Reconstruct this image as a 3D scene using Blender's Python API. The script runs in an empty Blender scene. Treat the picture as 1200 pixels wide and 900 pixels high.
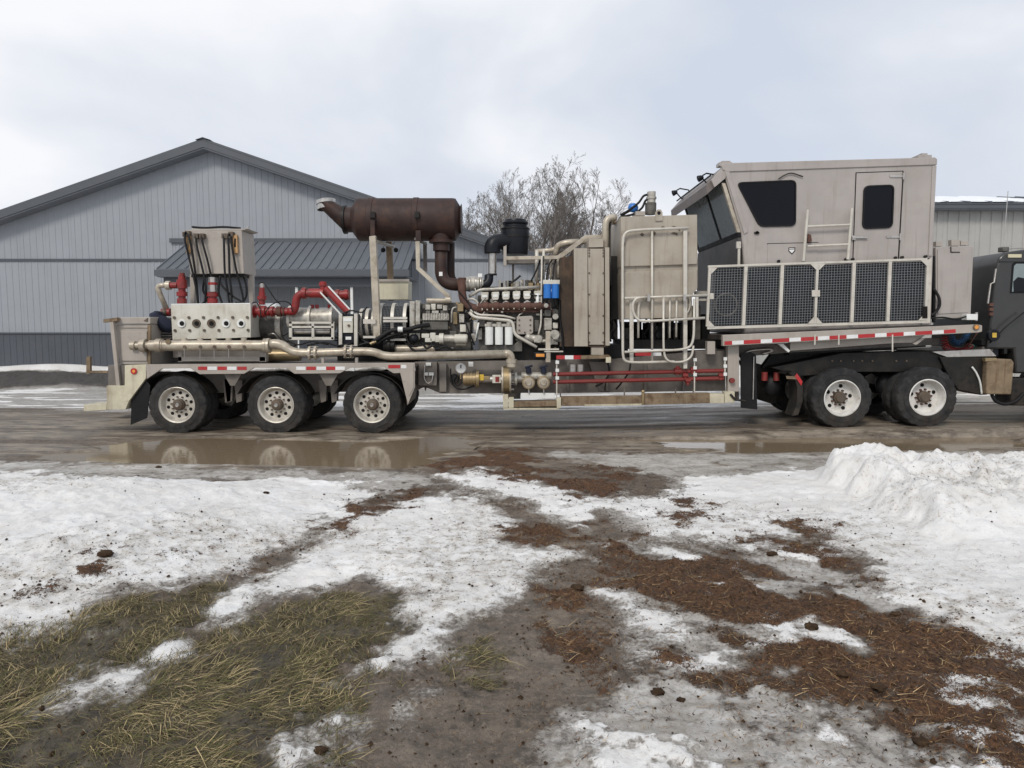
import bpy, math, random
import numpy as np
from mathutils import Vector, Matrix
random.seed(7); rng = np.random.default_rng(11)
sc = bpy.context.scene
COL = sc.collection
R = math.radians

# ------------------------------------------------------------------ camera
CAM_H, PITCH, FOC = 1.90, R(4.74), 820.0
cd = bpy.data.cameras.new('camera'); cam = bpy.data.objects.new('camera', cd); COL.objects.link(cam)
cam.location = (0, 0, CAM_H); cam.rotation_euler = (R(90) - PITCH, 0, 0)
cd.sensor_fit = 'HORIZONTAL'; cd.sensor_width = 36.0; cd.lens = 36.0 * FOC / 1200.0
cd.clip_start = 0.05; cd.clip_end = 3000
sc.camera = cam

# ------------------------------------------------------------------ sky: broken overcast
SUN_EL, SUN_ROT = R(42), R(205)
wd = bpy.data.worlds.new('World'); sc.world = wd; wd.use_nodes = True
nt = wd.node_tree; nt.nodes.clear()
N, L = nt.nodes.new, nt.links.new
out = N('ShaderNodeOutputWorld'); bg = N('ShaderNodeBackground'); bg.inputs['Strength'].default_value = 0.10
sky = N('ShaderNodeTexSky'); sky.sky_type = 'NISHITA'; sky.sun_disc = False
sky.sun_elevation = SUN_EL; sky.sun_rotation = SUN_ROT; sky.air_density = 1.0; sky.dust_density = 2.0
tc = N('ShaderNodeTexCoord'); mp = N('ShaderNodeMapping'); mp.inputs['Scale'].default_value = (1.0, 1.0, 1.7)
mp.inputs['Location'].default_value = (0.35, 0.2, 0.1)
n1 = N('ShaderNodeTexNoise'); n1.inputs['Scale'].default_value = 2.0; n1.inputs['Detail'].default_value = 7; n1.inputs['Roughness'].default_value = 0.46
n1.inputs['Distortion'].default_value = 0.25
rmp = N('ShaderNodeValToRGB'); rmp.color_ramp.elements[0].position = 0.36; rmp.color_ramp.elements[1].position = 0.62
rmp.color_ramp.elements[0].color = (5.7, 6.25, 7.25, 1); rmp.color_ramp.elements[1].color = (8.5, 8.6, 8.95, 1)
e = rmp.color_ramp.elements.new(0.47); e.color = (6.6, 7.0, 7.7, 1)
n2 = N('ShaderNodeTexNoise'); n2.inputs['Scale'].default_value = 1.3; n2.inputs['Detail'].default_value = 5
r2 = N('ShaderNodeValToRGB'); r2.color_ramp.elements[0].position = 0.34; r2.color_ramp.elements[1].position = 0.52
r2.color_ramp.elements[0].color = (0.80, 0.80, 0.80, 1); r2.color_ramp.elements[1].color = (1, 1, 1, 1)
mx = N('ShaderNodeMix'); mx.data_type = 'RGBA'
L(tc.outputs['Generated'], mp.inputs['Vector']); L(mp.outputs['Vector'], n1.inputs['Vector']); L(mp.outputs['Vector'], n2.inputs['Vector'])
L(n1.outputs['Fac'], rmp.inputs['Fac']); L(n2.outputs['Fac'], r2.inputs['Fac'])
L(r2.outputs['Color'], mx.inputs['Factor']); L(sky.outputs['Color'], mx.inputs[6]); L(rmp.outputs['Color'], mx.inputs[7])
L(mx.outputs[2], bg.inputs['Color']); L(bg.outputs['Background'], out.inputs['Surface'])

# ------------------------------------------------------------------ sun behind thin cloud
sd = bpy.data.lights.new('sun', 'SUN'); sd.energy = 1.6; sd.angle = R(14); sd.color = (1.0, 0.94, 0.85)
sun = bpy.data.objects.new('sun', sd); COL.objects.link(sun)
az = R(-158)                       # the sun stands behind the camera, to its left
sdir = Vector((math.sin(az) * math.cos(SUN_EL), math.cos(az) * math.cos(SUN_EL), math.sin(SUN_EL)))
sun.rotation_euler = sdir.to_track_quat('Z', 'Y').to_euler(); sun.location = (-8, -12, 20)
sky.sun_rotation = az
vs = sc.view_settings; vs.view_transform = 'Standard'; vs.look = 'None'; vs.exposure = 0.15; vs.gamma = 1.0

# ------------------------------------------------------------------ pixel -> place helpers
CP, SP = math.cos(PITCH), math.sin(PITCH)
def ray(px, py):
    a, b = (px - 600) / FOC, (450 - py) / FOC
    return a, CP + b * SP, -SP + b * CP
def W(px, py, Y):
    a, f, u = ray(px, py); t = Y / f
    return Vector((a * t, Y, CAM_H + u * t))
def G(px, py, z=0.0):
    a, f, u = ray(px, py); t = (z - CAM_H) / u
    return (a * t, f * t)
def M(n, Y): return n * Y / FOC      # n pixels at depth Y, in metres

# ------------------------------------------------------------------ mesh builder
class MB:
    def __init__(s): s.v = []; s.f = []
    def add(s, vs, fs):
        o = len(s.v); s.v += [tuple(p) for p in vs]; s.f += [tuple(i + o for i in f) for f in fs]; return s
    def box(s, x0, x1, y0, y1, z0, z1):
        return s.add([(x0,y0,z0),(x1,y0,z0),(x1,y1,z0),(x0,y1,z0),(x0,y0,z1),(x1,y0,z1),(x1,y1,z1),(x0,y1,z1)],
                     [(0,3,2,1),(4,5,6,7),(0,1,5,4),(1,2,6,5),(2,3,7,6),(3,0,4,7)])
    def poly(s, pts, Y0, Y1):                       # XZ outline (world) pushed along Y
        n = len(pts)
        area = sum(pts[i][0]*pts[(i+1)%n][1] - pts[(i+1)%n][0]*pts[i][1] for i in range(n))
        if area < 0: pts = pts[::-1]
        vs = [(x, Y0, z) for x, z in pts] + [(x, Y1, z) for x, z in pts]
        fs = [tuple(range(n)), tuple(range(2*n-1, n-1, -1))]
        fs += [(i, n+i, n+(i+1)%n, (i+1)%n) for i in range(n)]
        return s.add(vs, fs)
    def prism(s, pp, Y0, Y1):                       # photo outline at depth Y0
        q = [W(x, y, Y0) for x, y in pp]
        return s.poly([(p.x, p.z) for p in q], Y0, Y1)
    def R(s, a, b, c, d, Y0, Y1): return s.prism([(a,b),(c,b),(c,d),(a,d)], Y0, Y1)
    def tube(s, pts, r, n=10, caps=True):
        pts = [Vector(p) for p in pts]; k = len(pts)
        rs = r if isinstance(r, (list, tuple)) else [r]*k
        t = []
        for i in range(k):
            d = (pts[min(i+1,k-1)] - pts[max(i-1,0)])
            t.append(d.normalized() if d.length > 1e-9 else Vector((0,0,1)))
        u = t[0].orthogonal().normalized(); vs = []
        for i in range(k):
            u = (u - t[i]*u.dot(t[i]))
            u = u.normalized() if u.length > 1e-6 else t[i].orthogonal().normalized()
            w = t[i].cross(u)
            for j in range(n):
                a = 2*math.pi*j/n
                vs.append(pts[i] + (u*math.cos(a) + w*math.sin(a))*rs[i])
        fs = [(i*n+j, i*n+(j+1)%n, (i+1)*n+(j+1)%n, (i+1)*n+j) for i in range(k-1) for j in range(n)]
        if caps: fs += [tuple(range(n-1,-1,-1)), tuple(range((k-1)*n, k*n))]
        return s.add(vs, fs)
    def cyl(s, a, b, r, n=14): return s.tube([a, b], r, n)
    def cx(s, px0, px1, py, Y, rp, n=16):           # cylinder along the trailer
        a = W((px0+px1)/2, py, Y); x0, x1 = W(px0, py, Y).x, W(px1, py, Y).x
        return s.cyl((x0,Y,a.z), (x1,Y,a.z), M(rp, Y), n)
    def cz(s, px, py0, py1, Y, rp, n=14):           # upright cylinder
        a, b = W(px, py0, Y), W(px, py1, Y); x = (a.x+b.x)/2
        return s.cyl((x,Y,b.z), (x,Y,a.z), M(rp, Y), n)
    def cy(s, px, py, Y0, Y1, rp, n=16):            # disc facing the road
        a = W(px, py, Y0); return s.cyl((a.x,Y0,a.z), (a.x,Y1,a.z), M(rp, Y0), n)
    def lathe(s, o, axis, prof, n=24, closed=False, caps=True):
        o, axis = Vector(o), Vector(axis).normalized()
        u = Vector((0,0,1)) if abs(axis.z) < 0.9 else Vector((1,0,0))
        u = (u - axis*u.dot(axis)).normalized(); w = axis.cross(u); vs = []
        for t, r in prof:
            for j in range(n):
                a = 2*math.pi*j/n
                rr = r(j) if callable(r) else r
                vs.append(o + axis*t + (u*math.cos(a) + w*math.sin(a))*rr)
        k = len(prof)
        fs = [(i*n+j, (i*n+(j+1)%n), (i+1)*n+(j+1)%n, (i+1)*n+j) for i in range(k-1) for j in range(n)]
        if closed: fs += [((k-1)*n+j, (k-1)*n+(j+1)%n, (j+1)%n, j) for j in range(n)]
        elif caps: fs += [tuple(range(n-1,-1,-1)), tuple(range((k-1)*n, k*n))]
        return s.add(vs, fs)
    def ball(s, c, r, n=10, sx=1, sy=1, sz=1):
        c = Vector(c); m = n//2; vs = []; fs = []
        for i in range(1, m):
            a = math.pi*i/m
            for j in range(n):
                b = 2*math.pi*j/n
                vs.append((c.x+r*sx*math.sin(a)*math.cos(b), c.y+r*sy*math.sin(a)*math.sin(b), c.z+r*sz*math.cos(a)))
        top, bot = len(vs), len(vs)+1
        vs += [(c.x,c.y,c.z+r*sz), (c.x,c.y,c.z-r*sz)]
        for i in range(m-2):
            for j in range(n): fs.append((i*n+j, (i+1)*n+j, (i+1)*n+(j+1)%n, i*n+(j+1)%n))
        for j in range(n):
            fs.append((top, j, (j+1)%n)); fs.append((bot, (m-2)*n+(j+1)%n, (m-2)*n+j))
        return s.add(vs, fs)
    def mesh(s, name, origin=(0,0,0), sharp=35):
        me = bpy.data.meshes.new(name); o = Vector(origin)
        me.from_pydata([(x-o.x, y-o.y, z-o.z) for x, y, z in s.v], [], s.f)
        me.polygons.foreach_set('use_smooth', [True]*len(me.polygons))
        me.set_sharp_from_angle(angle=R(sharp)); me.update()
        return me

ORG = {}                                            # world origin of every parent
def link(name, me, parent=None, loc=(0,0,0), mat=None, bevel=0, kind=None):
    o = bpy.data.objects.new(name, me); COL.objects.link(o); o.location = loc
    if parent is not None: o.parent = parent
    if mat is not None and not me.materials: me.materials.append(mat)
    if bevel:
        m = o.modifiers.new('bevel', 'BEVEL'); m.width = bevel; m.segments = 2; m.limit_method = 'ANGLE'; m.angle_limit = R(40)
        m.harden_normals = False
    if kind: o['kind'] = kind
    return o
def build(mb, name, mat, parent=None, bevel=0, kind=None, sharp=35):
    org = ORG.get(parent.name, (0,0,0)) if parent is not None else (0,0,0)
    o = link(name, mb.mesh(name, org, sharp), parent, (0,0,0), mat, bevel, kind)
    ORG[o.name] = org
    return o
def thing(name, loc, label, cat, group=None):
    o = bpy.data.objects.new(name, None); COL.objects.link(o); o.location = loc; o.empty_display_size = 0.2
    o['label'] = label; o['category'] = cat
    if group: o['group'] = group
    ORG[o.name] = tuple(loc); return o
def tag(o, label, cat, group=None):
    o['label'] = label; o['category'] = cat
    if group: o['group'] = group
    return o
def soft(pts, d=0.08, n=5):                         # round the corners of a path
    pts = [Vector(p) for p in pts]; res = [pts[0]]
    for i in range(1, len(pts)-1):
        a, b, c = pts[i-1], pts[i], pts[i+1]
        da, dc = min(d, (a-b).length*0.49), min(d, (c-b).length*0.49)
        p, q = b + (a-b).normalized()*da, b + (c-b).normalized()*dc
        for k in range(n+1):
            t = k/n; res.append(p*(1-t)**2 + b*2*t*(1-t) + q*t*t)
    return res + [pts[-1]]
def PP(*l): return [W(*p) for p in l]               # (px, py, Y) triples
def spline(pts, n=6):
    P = [Vector(p) for p in pts]; P = [P[0]*2-P[1]] + P + [P[-1]*2-P[-2]]; res = []
    for i in range(1, len(P)-2):
        a, b, c, d = P[i-1], P[i], P[i+1], P[i+2]
        for k in range(n):
            t = k/n
            res.append(0.5*((2*b)+(c-a)*t+(2*a-5*b+4*c-d)*t*t+(3*b-a-3*c+d)*t**3))
    return res + [P[-2]]

# ------------------------------------------------------------------ materials
def material(name, base, rough=0.6, metal=0.0, var=0.12, dirt=0.0, dirtcol=(0.16,0.12,0.08), dscale=3.0,
             bump=0.0, bscale=40.0, streak=0.0, streakcol=(0.12,0.06,0.03), rustspots=0.0, spec=0.5, coat=0.0, low_mud=0.0):
    m = bpy.data.materials.new(name); m.use_nodes = True
    t = m.node_tree; b = t.nodes['Principled BSDF']; n, l = t.nodes.new, t.links.new
    b.inputs['Roughness'].default_value = rough; b.inputs['Metallic'].default_value = metal
    b.inputs['Specular IOR Level'].default_value = spec
    if coat: b.inputs['Coat Weight'].default_value = coat; b.inputs['Coat Roughness'].default_value = 0.15
    geo = n('ShaderNodeNewGeometry'); pos = geo.outputs['Position']
    def noise(scale, detail=5, rough_=0.6, vec=None):
        x = n('ShaderNodeTexNoise'); x.inputs['Scale'].default_value = scale; x.inputs['Detail'].default_value = detail
        x.inputs['Roughness'].default_value = rough_; l(vec or pos, x.inputs['Vector']); return x.outputs['Fac']
    def ramp(f, a, c):
        x = n('ShaderNodeMapRange'); x.inputs[1].default_value = a; x.inputs[2].default_value = c
        x.interpolation_type = 'SMOOTHSTEP'; l(f, x.inputs[0]); return x.outputs[0]
    def mixc(fac, a, c):
        x = n('ShaderNodeMix'); x.data_type = 'RGBA'
        if isinstance(fac, float): x.inputs[0].default_value = fac
        else: l(fac, x.inputs[0])
        for i, q in ((6, a), (7, c)):
            if isinstance(q, tuple): x.inputs[i].default_value = (*q[:3], 1)
            else: l(q, x.inputs[i])
        return x.outputs[2]
    def mul(f, k):
        x = n('ShaderNodeMath'); x.operation = 'MULTIPLY'; l(f, x.inputs[0])
        if isinstance(k, float): x.inputs[1].default_value = k
        else: l(k, x.inputs[1])
        return x.outputs[0]
    lo = tuple(c*(1-var) for c in base); hi = tuple(min(1, c*(1+var)) for c in base)
    col = mixc(ramp(noise(1.7), 0.3, 0.7), lo, hi)
    rg = None
    if dirt:
        f = mul(ramp(noise(dscale, 8, 0.65), 0.42, 0.75), float(dirt)); col = mixc(f, col, dirtcol); rg = f
    if streak:
        mpn = n('ShaderNodeMapping'); mpn.inputs['Scale'].default_value = (14, 14, 0.8); l(pos, mpn.inputs['Vector'])
        f = mul(ramp(noise(1.0, 6, 0.6, mpn.outputs[0]), 0.52, 0.74), float(streak)); col = mixc(f, col, streakcol)
    if rustspots:
        f = mul(ramp(noise(9.0, 10, 0.75), 0.60, 0.68), float(rustspots)); col = mixc(f, col, (0.13, 0.05, 0.02))
    if low_mud:
        sp = n('ShaderNodeSeparateXYZ'); l(pos, sp.inputs[0])
        x = n('ShaderNodeMapRange'); x.inputs[1].default_value = 1.3; x.inputs[2].default_value = 0.1; l(sp.outputs[2], x.inputs[0])
        f = mul(mul(x.outputs[0], ramp(noise(6.0, 8, 0.7), 0.3, 0.62)), float(low_mud)); col = mixc(f, col, (0.17, 0.14, 0.105))
    l(col, b.inputs['Base Color'])
    x = n('ShaderNodeMapRange'); x.inputs[3].default_value = max(0.02, rough-0.12); x.inputs[4].default_value = min(1, rough+0.15)
    l(noise(5.0, 6), x.inputs[0]); l(x.outputs[0], b.inputs['Roughness'])
    if bump:
        bp = n('ShaderNodeBump'); bp.inputs['Strength'].default_value = bump; bp.inputs['Distance'].default_value = 0.01
        l(noise(bscale, 6), bp.inputs['Height']); l(bp.outputs[0], b.inputs['Normal'])
    return m
m_paint  = material('greige_paint', (0.38,0.345,0.305), 0.42, var=0.07, dirt=0.30, dirtcol=(0.22,0.18,0.14), streak=0.16, rustspots=0.25, bump=0.05)
m_cabin  = material('greige_cabin_paint', (0.368,0.335,0.312), 0.36, var=0.06, dirt=0.28, dirtcol=(0.23,0.19,0.15), streak=0.34, streakcol=(0.20,0.155,0.12), bump=0.05, dscale=2.4)
m_tank   = material('sand_tank_paint', (0.375,0.335,0.275), 0.42, var=0.08, dirt=0.42, dirtcol=(0.22,0.17,0.12), streak=0.34, rustspots=0.35, bump=0.03, dscale=2)
m_cream  = material('cream_paint', (0.60,0.56,0.42), 0.5, var=0.08, dirt=0.45, dirtcol=(0.30,0.24,0.14), streak=0.35, bump=0.08, low_mud=0.3)
m_rust   = material('rusty_paint', (0.22,0.165,0.105), 0.8, var=0.3, dirt=0.9, dirtcol=(0.075,0.036,0.016), streak=0.7, bump=0.3, dscale=7)
m_brown  = material('heat_browned_steel', (0.034,0.019,0.016), 0.6, var=0.35, dirt=0.65, dirtcol=(0.080,0.036,0.022), dscale=6, streak=0.4, streakcol=(0.025,0.014,0.012), bump=0.1, spec=0.35)
m_maniR  = material('rust_red_manifold', (0.085,0.040,0.030), 0.8, var=0.25, dirt=0.4, dirtcol=(0.15,0.07,0.04), bump=0.2)
m_red    = material('red_iron_paint', (0.26,0.018,0.018), 0.45, var=0.25, dirt=0.8, dirtcol=(0.08,0.03,0.02), dscale=7, bump=0.06, rustspots=0.25)
m_dred   = material('dark_red_pipe', (0.20,0.024,0.020), 0.5, var=0.15, dirt=0.4, dirtcol=(0.09,0.05,0.035), dscale=6)
m_mach   = material('machined_block', (0.60,0.58,0.51), 0.45, var=0.07, dirt=0.5, dirtcol=(0.30,0.25,0.17), streak=0.3, streakcol=(0.22,0.16,0.09), bump=0.03)
m_pipe   = material('cream_metal_pipe', (0.46,0.41,0.33), 0.36, metal=0.25, var=0.14, dirt=0.7, dirtcol=(0.17,0.12,0.075), dscale=7, bump=0.05, rustspots=0.3)
m_silver = material('silver_engine_paint', (0.46,0.44,0.39), 0.42, metal=0.3, var=0.15, dirt=0.75, dirtcol=(0.10,0.075,0.05), dscale=9, bump=0.05)
m_engine = material('engine_grey', (0.125,0.118,0.105), 0.5, metal=0.2, var=0.3, dirt=0.7, dirtcol=(0.03,0.024,0.018), dscale=6, bump=0.1)
m_white  = material('white_paint', (0.74,0.75,0.73), 0.4, var=0.04, dirt=0.2, dirtcol=(0.45,0.40,0.32), dscale=8)
m_tube   = material('rail_tube', (0.56,0.53,0.47), 0.36, metal=0.1, var=0.08, dirt=0.35, dirtcol=(0.28,0.22,0.15), dscale=9, rustspots=0.3)
m_steel  = material('bare_steel', (0.50,0.48,0.45), 0.32, metal=0.85, var=0.12, dirt=0.45, dirtcol=(0.15,0.10,0.07), dscale=9)
m_black  = material('black_rubber', (0.010,0.010,0.011), 0.5, var=0.2, dirt=0.25, dirtcol=(0.035,0.032,0.03), dscale=10, spec=0.25)
m_blackp = material('black_plastic', (0.007,0.008,0.012), 0.4, var=0.2, dirt=0.2, dirtcol=(0.025,0.025,0.025), bump=0.03, spec=0.25)
m_blackm = material('black_chassis', (0.011,0.011,0.011), 0.5, var=0.25, dirt=0.6, dirtcol=(0.04,0.033,0.026), dscale=3, bump=0.06, low_mud=0.25, spec=0.25)
m_frame  = material('greige_chassis', (0.17,0.152,0.135), 0.6, var=0.15, dirt=0.7, dirtcol=(0.06,0.048,0.036), dscale=3.5, bump=0.06, low_mud=0.3, rustspots=0.3)
m_tyre   = material('tyre_rubber', (0.020,0.021,0.023), 0.8, var=0.2, dirt=0.55, dirtcol=(0.075,0.076,0.078), dscale=7, bump=0.25, bscale=60, low_mud=0.18, spec=0.2)
m_alu    = material('dulled_aluminium_rim', (0.56,0.53,0.47), 0.40, metal=0.35, var=0.08, dirt=0.5, dirtcol=(0.24,0.20,0.15), dscale=9, bump=0.04)
m_wrim   = material('white_steel_rim', (0.66,0.65,0.62), 0.45, var=0.06, dirt=0.4, dirtcol=(0.30,0.24,0.18), dscale=9, rustspots=0.3)
m_hub    = material('greasy_hub', (0.11,0.09,0.07), 0.6, metal=0.3, var=0.3, dirt=0.6, dirtcol=(0.16,0.08,0.04), dscale=14, bump=0.15)
m_hole   = material('dark_hollow', (0.012,0.011,0.010), 0.8, var=0.1, spec=0.2)
m_tapeR  = material('red_reflector', (0.42,0.018,0.022), 0.35, var=0.1, dirt=0.3, dirtcol=(0.22,0.10,0.08), dscale=8)
m_tapeW  = material('white_reflector', (0.74,0.75,0.75), 0.35, var=0.05, dirt=0.3, dirtcol=(0.42,0.38,0.32), dscale=8)
m_glass  = material('tinted_glass', (0.002,0.0025,0.006), 0.06, var=0.1, spec=0.2)
m_wind   = material('windscreen_glass', (0.085,0.108,0.11), 0.04, var=0.1, spec=0.8)
m_gask   = material('rubber_gasket', (0.010,0.010,0.011), 0.5, var=0.1, spec=0.2)
m_dusty  = material('dusty_grey_metal', (0.24,0.23,0.205), 0.65, var=0.15, dirt=0.6, dirtcol=(0.08,0.065,0.05), dscale=6, bump=0.12)
m_blue   = material('blue_filter_paint', (0.02,0.16,0.52), 0.35, var=0.08, dirt=0.2)
m_dblue  = material('dark_blue_cloth', (0.012,0.016,0.035), 0.9, var=0.3, bump=0.3, bscale=25)
m_amber  = material('amber_lens', (0.75,0.30,0.05), 0.25, var=0.1)
m_wood   = material('pale_wood', (0.50,0.30,0.14), 0.6, var=0.12, dirt=0.3)
m_louv   = material('cooler_core', (0.014,0.018,0.024), 0.6, var=0.2, dirt=0.4, dirtcol=(0.03,0.034,0.038), dscale=3, spec=0.25)
m_mesh   = material('galvanised_wire', (0.25,0.255,0.26), 0.5, metal=0.2, var=0.08)
m_dkpan  = material('charcoal_panel', (0.055,0.052,0.050), 0.45, var=0.12, dirt=0.3, dirtcol=(0.09,0.08,0.07))
m_visor  = material('taupe_visor', (0.15,0.125,0.115), 0.45, var=0.08, dirt=0.2)
m_core   = material('stained_radiator_side', (0.050,0.033,0.022), 0.7, var=0.35, dirt=0.6, dirtcol=(0.14,0.09,0.05), dscale=4, streak=0.6, bump=0.15)
m_copper = material('brass_housing', (0.33,0.25,0.14), 0.4, metal=0.5, var=0.15, dirt=0.5, dirtcol=(0.12,0.09,0.06), dscale=8)
m_yell   = material('yellow_paint', (0.62,0.42,0.05), 0.45, var=0.1, dirt=0.3)
m_sid    = material('grey_steel_siding', (0.302,0.322,0.350), 0.45, var=0.03, dirt=0.10, dirtcol=(0.22,0.23,0.24), dscale=0.8, streak=0.05, streakcol=(0.18,0.19,0.20))
m_wain   = material('charcoal_steel_siding', (0.072,0.080,0.095), 0.42, var=0.05, dirt=0.15, dirtcol=(0.10,0.10,0.10))
m_roof   = material('charcoal_roof_steel', (0.080,0.088,0.100), 0.42, var=0.06, dirt=0.12, dirtcol=(0.11,0.11,0.11))
m_proof  = material('porch_roof_steel', (0.110,0.122,0.140), 0.5, var=0.06, dirt=0.12, dirtcol=(0.14,0.14,0.14))
m_soff   = material('soffit_grey', (0.19,0.205,0.225), 0.5, var=0.05)
m_sidB   = material('stone_grey_siding', (0.40,0.395,0.375), 0.45, var=0.05, dirt=0.12, dirtcol=(0.24,0.23,0.21), dscale=0.8)
m_bark   = material('grey_bark', (0.165,0.145,0.13), 0.9, var=0.3, bump=0.2, bscale=12)
m_clod   = material('dark_earth', (0.040,0.025,0.015), 0.9, var=0.4, dirt=0.6, dirtcol=(0.10,0.06,0.03), dscale=40, spec=0.15, bump=0.8, bscale=50)
m_snowr  = material('roof_snow', (0.80,0.82,0.85), 0.6, var=0.03, bump=0.15, bscale=8)
# ------------------------------------------------------------------ terrain: height and what covers it
def _h(ix, iy, s):
    n = (ix*374761393 + iy*668265263 + s*974634777) & 0xffffffff
    n = ((n ^ (n >> 13)) * 1274126177) & 0xffffffff
    n = n ^ (n >> 16)
    return (n & 0xffff) / 65535.0
def vnoise(x, y, s=0):
    ix, iy = np.floor(x).astype(np.int64), np.floor(y).astype(np.int64)
    fx, fy = x-ix, y-iy; fx = fx*fx*(3-2*fx); fy = fy*fy*(3-2*fy)
    a, b, c, d = _h(ix,iy,s), _h(ix+1,iy,s), _h(ix,iy+1,s), _h(ix+1,iy+1,s)
    return (a*(1-fx)+b*fx)*(1-fy) + (c*(1-fx)+d*fx)*fy
def fbm(x, y, o=4, s=0, g=0.5):
    r = 0.0; a = 0.5; t = 0.0
    for k in range(o):
        r = r + a*vnoise(x*2**k + 13.7*k, y*2**k - 7.1*k, s+k); t += a; a *= g
    return r/t
def sst(a, b, x):
    t = np.clip((x-a)/(b-a), 0, 1); return t*t*(3-2*t)
def gpoly(pp): return np.array([G(*p) for p in pp])
def sdf(P, x, y):                                    # negative inside
    d = np.full(x.shape, 1e9); s = np.ones(x.shape); n = len(P)
    for i in range(n):
        ax, ay = P[i]; bx, by = P[i-1]
        ex, ey = bx-ax, by-ay; wx, wy = x-ax, y-ay
        t = np.clip((wx*ex+wy*ey)/(ex*ex+ey*ey), 0, 1)
        d = np.minimum(d, (wx-ex*t)**2 + (wy-ey*t)**2)
        c1, c2, c3 = y >= ay, y < by, ex*wy > ey*wx
        s = np.where((c1 & c2 & c3) | (~c1 & ~c2 & ~c3), -s, s)
    return s*np.sqrt(d)
POLY = {
 'snow': [
  [(-400,548),(0,552),(60,552),(150,560),(250,566),(330,560),(400,558),(436,578),(392,600),(350,628),(318,648),(285,668),(210,684),(150,690),(110,712),(60,735),(0,748),(-400,800)],
  [(400,596),(440,604),(520,576),(560,592),(610,606),(590,628),(640,642),(700,640),(668,664),(622,680),(600,704),(545,728),(500,752),(470,784),(405,792),(415,774),(462,752),(490,716),(480,690),(420,676),(352,692),(292,712),(232,738),(218,722),(300,676),(385,628)],
  [(520,560),(560,548),(600,556),(700,584),(768,580),(800,560),(980,548),(1600,536),(1600,900),(1205,800),(1150,768),(1075,715),(1005,660),(965,622),(905,628),(880,640),(800,625),(720,628),(640,600)],
  [(780,640),(850,668),(900,705),(850,700),(790,670)], [(880,720),(960,742),(930,752),(890,738)], [(700,690),(760,700),(800,745),(770,750),(720,720)],
  [(1000,560),(1400,548),(1400,600),(1000,610)],
  [(196,757),(212,754),(202,764)], [(100,804),(128,791),(112,802)],
  [(-10,735),(12,728),(10,744),(-10,748)],
  [(478,826),(510,828),(522,862),(500,870),(484,846)], [(335,868),(362,872),(366,884),(340,888)], [(380,842),(410,838),(410,854),(388,862)],
 ],
 'ice': [
  [(-600,536),(200,538),(330,548),(480,548),(520,562),(440,590),(420,580),(250,566),(0,556),(-600,552)],
  [(600,526),(800,529),(1700,522),(1700,545),(980,556),(800,566),(700,546)],
  [(560,905),(580,860),(640,820),(700,790),(770,760),(830,770),(900,800),(960,850),(1120,880),(1230,960),(560,980)],
  [(300,660),(480,640),(500,700),(420,690),(340,700)], [(700,700),(760,740),(700,790),(640,770)],
  [(250,695),(330,660),(400,665),(300,702)], [(590,790),(640,770),(650,830),(600,850)],
 ],
 'patch': [[(720,650),(780,632),(860,640),(1000,640),(1300,800),(1300,980),(570,980),(620,860),(690,790),(740,720)]],
 'mulch': [
  [(430,538),(520,519),(600,524),(640,536),(740,552),(775,576),(700,584),(640,580),(600,560),(540,555),(500,547)],
  [(378,612),(396,600),(424,586),(500,572),(514,580),(470,592),(430,604),(398,626)],
  [(585,622),(640,608),(690,616),(684,632),(640,646),(600,638)],
  [(760,596),(800,580),(830,590),(812,604),(850,612),(800,612)],
  [(690,640),(740,626),(800,640),(860,648),(906,618),(958,616),(966,640),(1000,662),(1045,704),(1100,735),(1160,770),(1240,800),(1300,900),(1240,930),(1120,880),(1040,848),(960,822),(880,785),(820,748),(760,714),(700,690)],
  [(600,680),(660,664),(720,690),(700,720),(640,715)], [(860,640),(910,612),(962,618),(955,640),(900,656)],
  [(280,664),(330,646),(372,636),(360,652),(310,668)], [(200,650),(260,642),(250,652),(215,658)], [(90,668),(125,658),(120,692),(100,700)], [(50,690),(80,684),(74,700),(54,704)],
  [(640,735),(700,740),(690,790),(650,780)], [(780,768),(830,778),(860,800),(800,800)],
 ],
 'grass': [
  [(-300,760),(60,738),(130,712),(230,690),(300,690),(250,716),(232,740),(300,715),(380,695),(470,690),(492,712),(484,730),(452,760),(410,786),(425,815),(396,850),(366,880),(330,960),(-300,960)],
  [(545,745),(575,735),(580,790),(560,800)],
 ],
 'dirt': [
  [(-200,690),(60,662),(200,630),(300,618),(420,618),(380,650),(290,668),(150,695),(60,740),(-200,760)],
  [(760,620),(960,610),(1040,690),(1240,800),(1240,760),(1080,650),(1000,600),(1180,560),(1240,600),(1100,620),(1000,610),(880,600)],
  [(430,640),(560,600),(700,640),(620,700),(500,760),(420,720)],
  [(-200,575),(140,580),(100,600),(-200,610)],
 ],
 'gap': [[(600,600),(700,590),(780,640),(760,710),(730,780),(640,840),(590,930),(380,930),(480,800),(570,735),(640,672)]],
}
PGON = {k: [gpoly(p) for p in v] for k, v in POLY.items()}
PUD = [gpoly([(70,529),(150,518),(240,513),(520,511),(575,518),(520,526),(470,545),(400,547),(300,541),(200,536)]),
       gpoly([(735,522),(790,513),(1000,511),(1600,508),(1600,523),(1000,526),(850,527)])]
PUDZ = [-0.045, -0.045]
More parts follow.
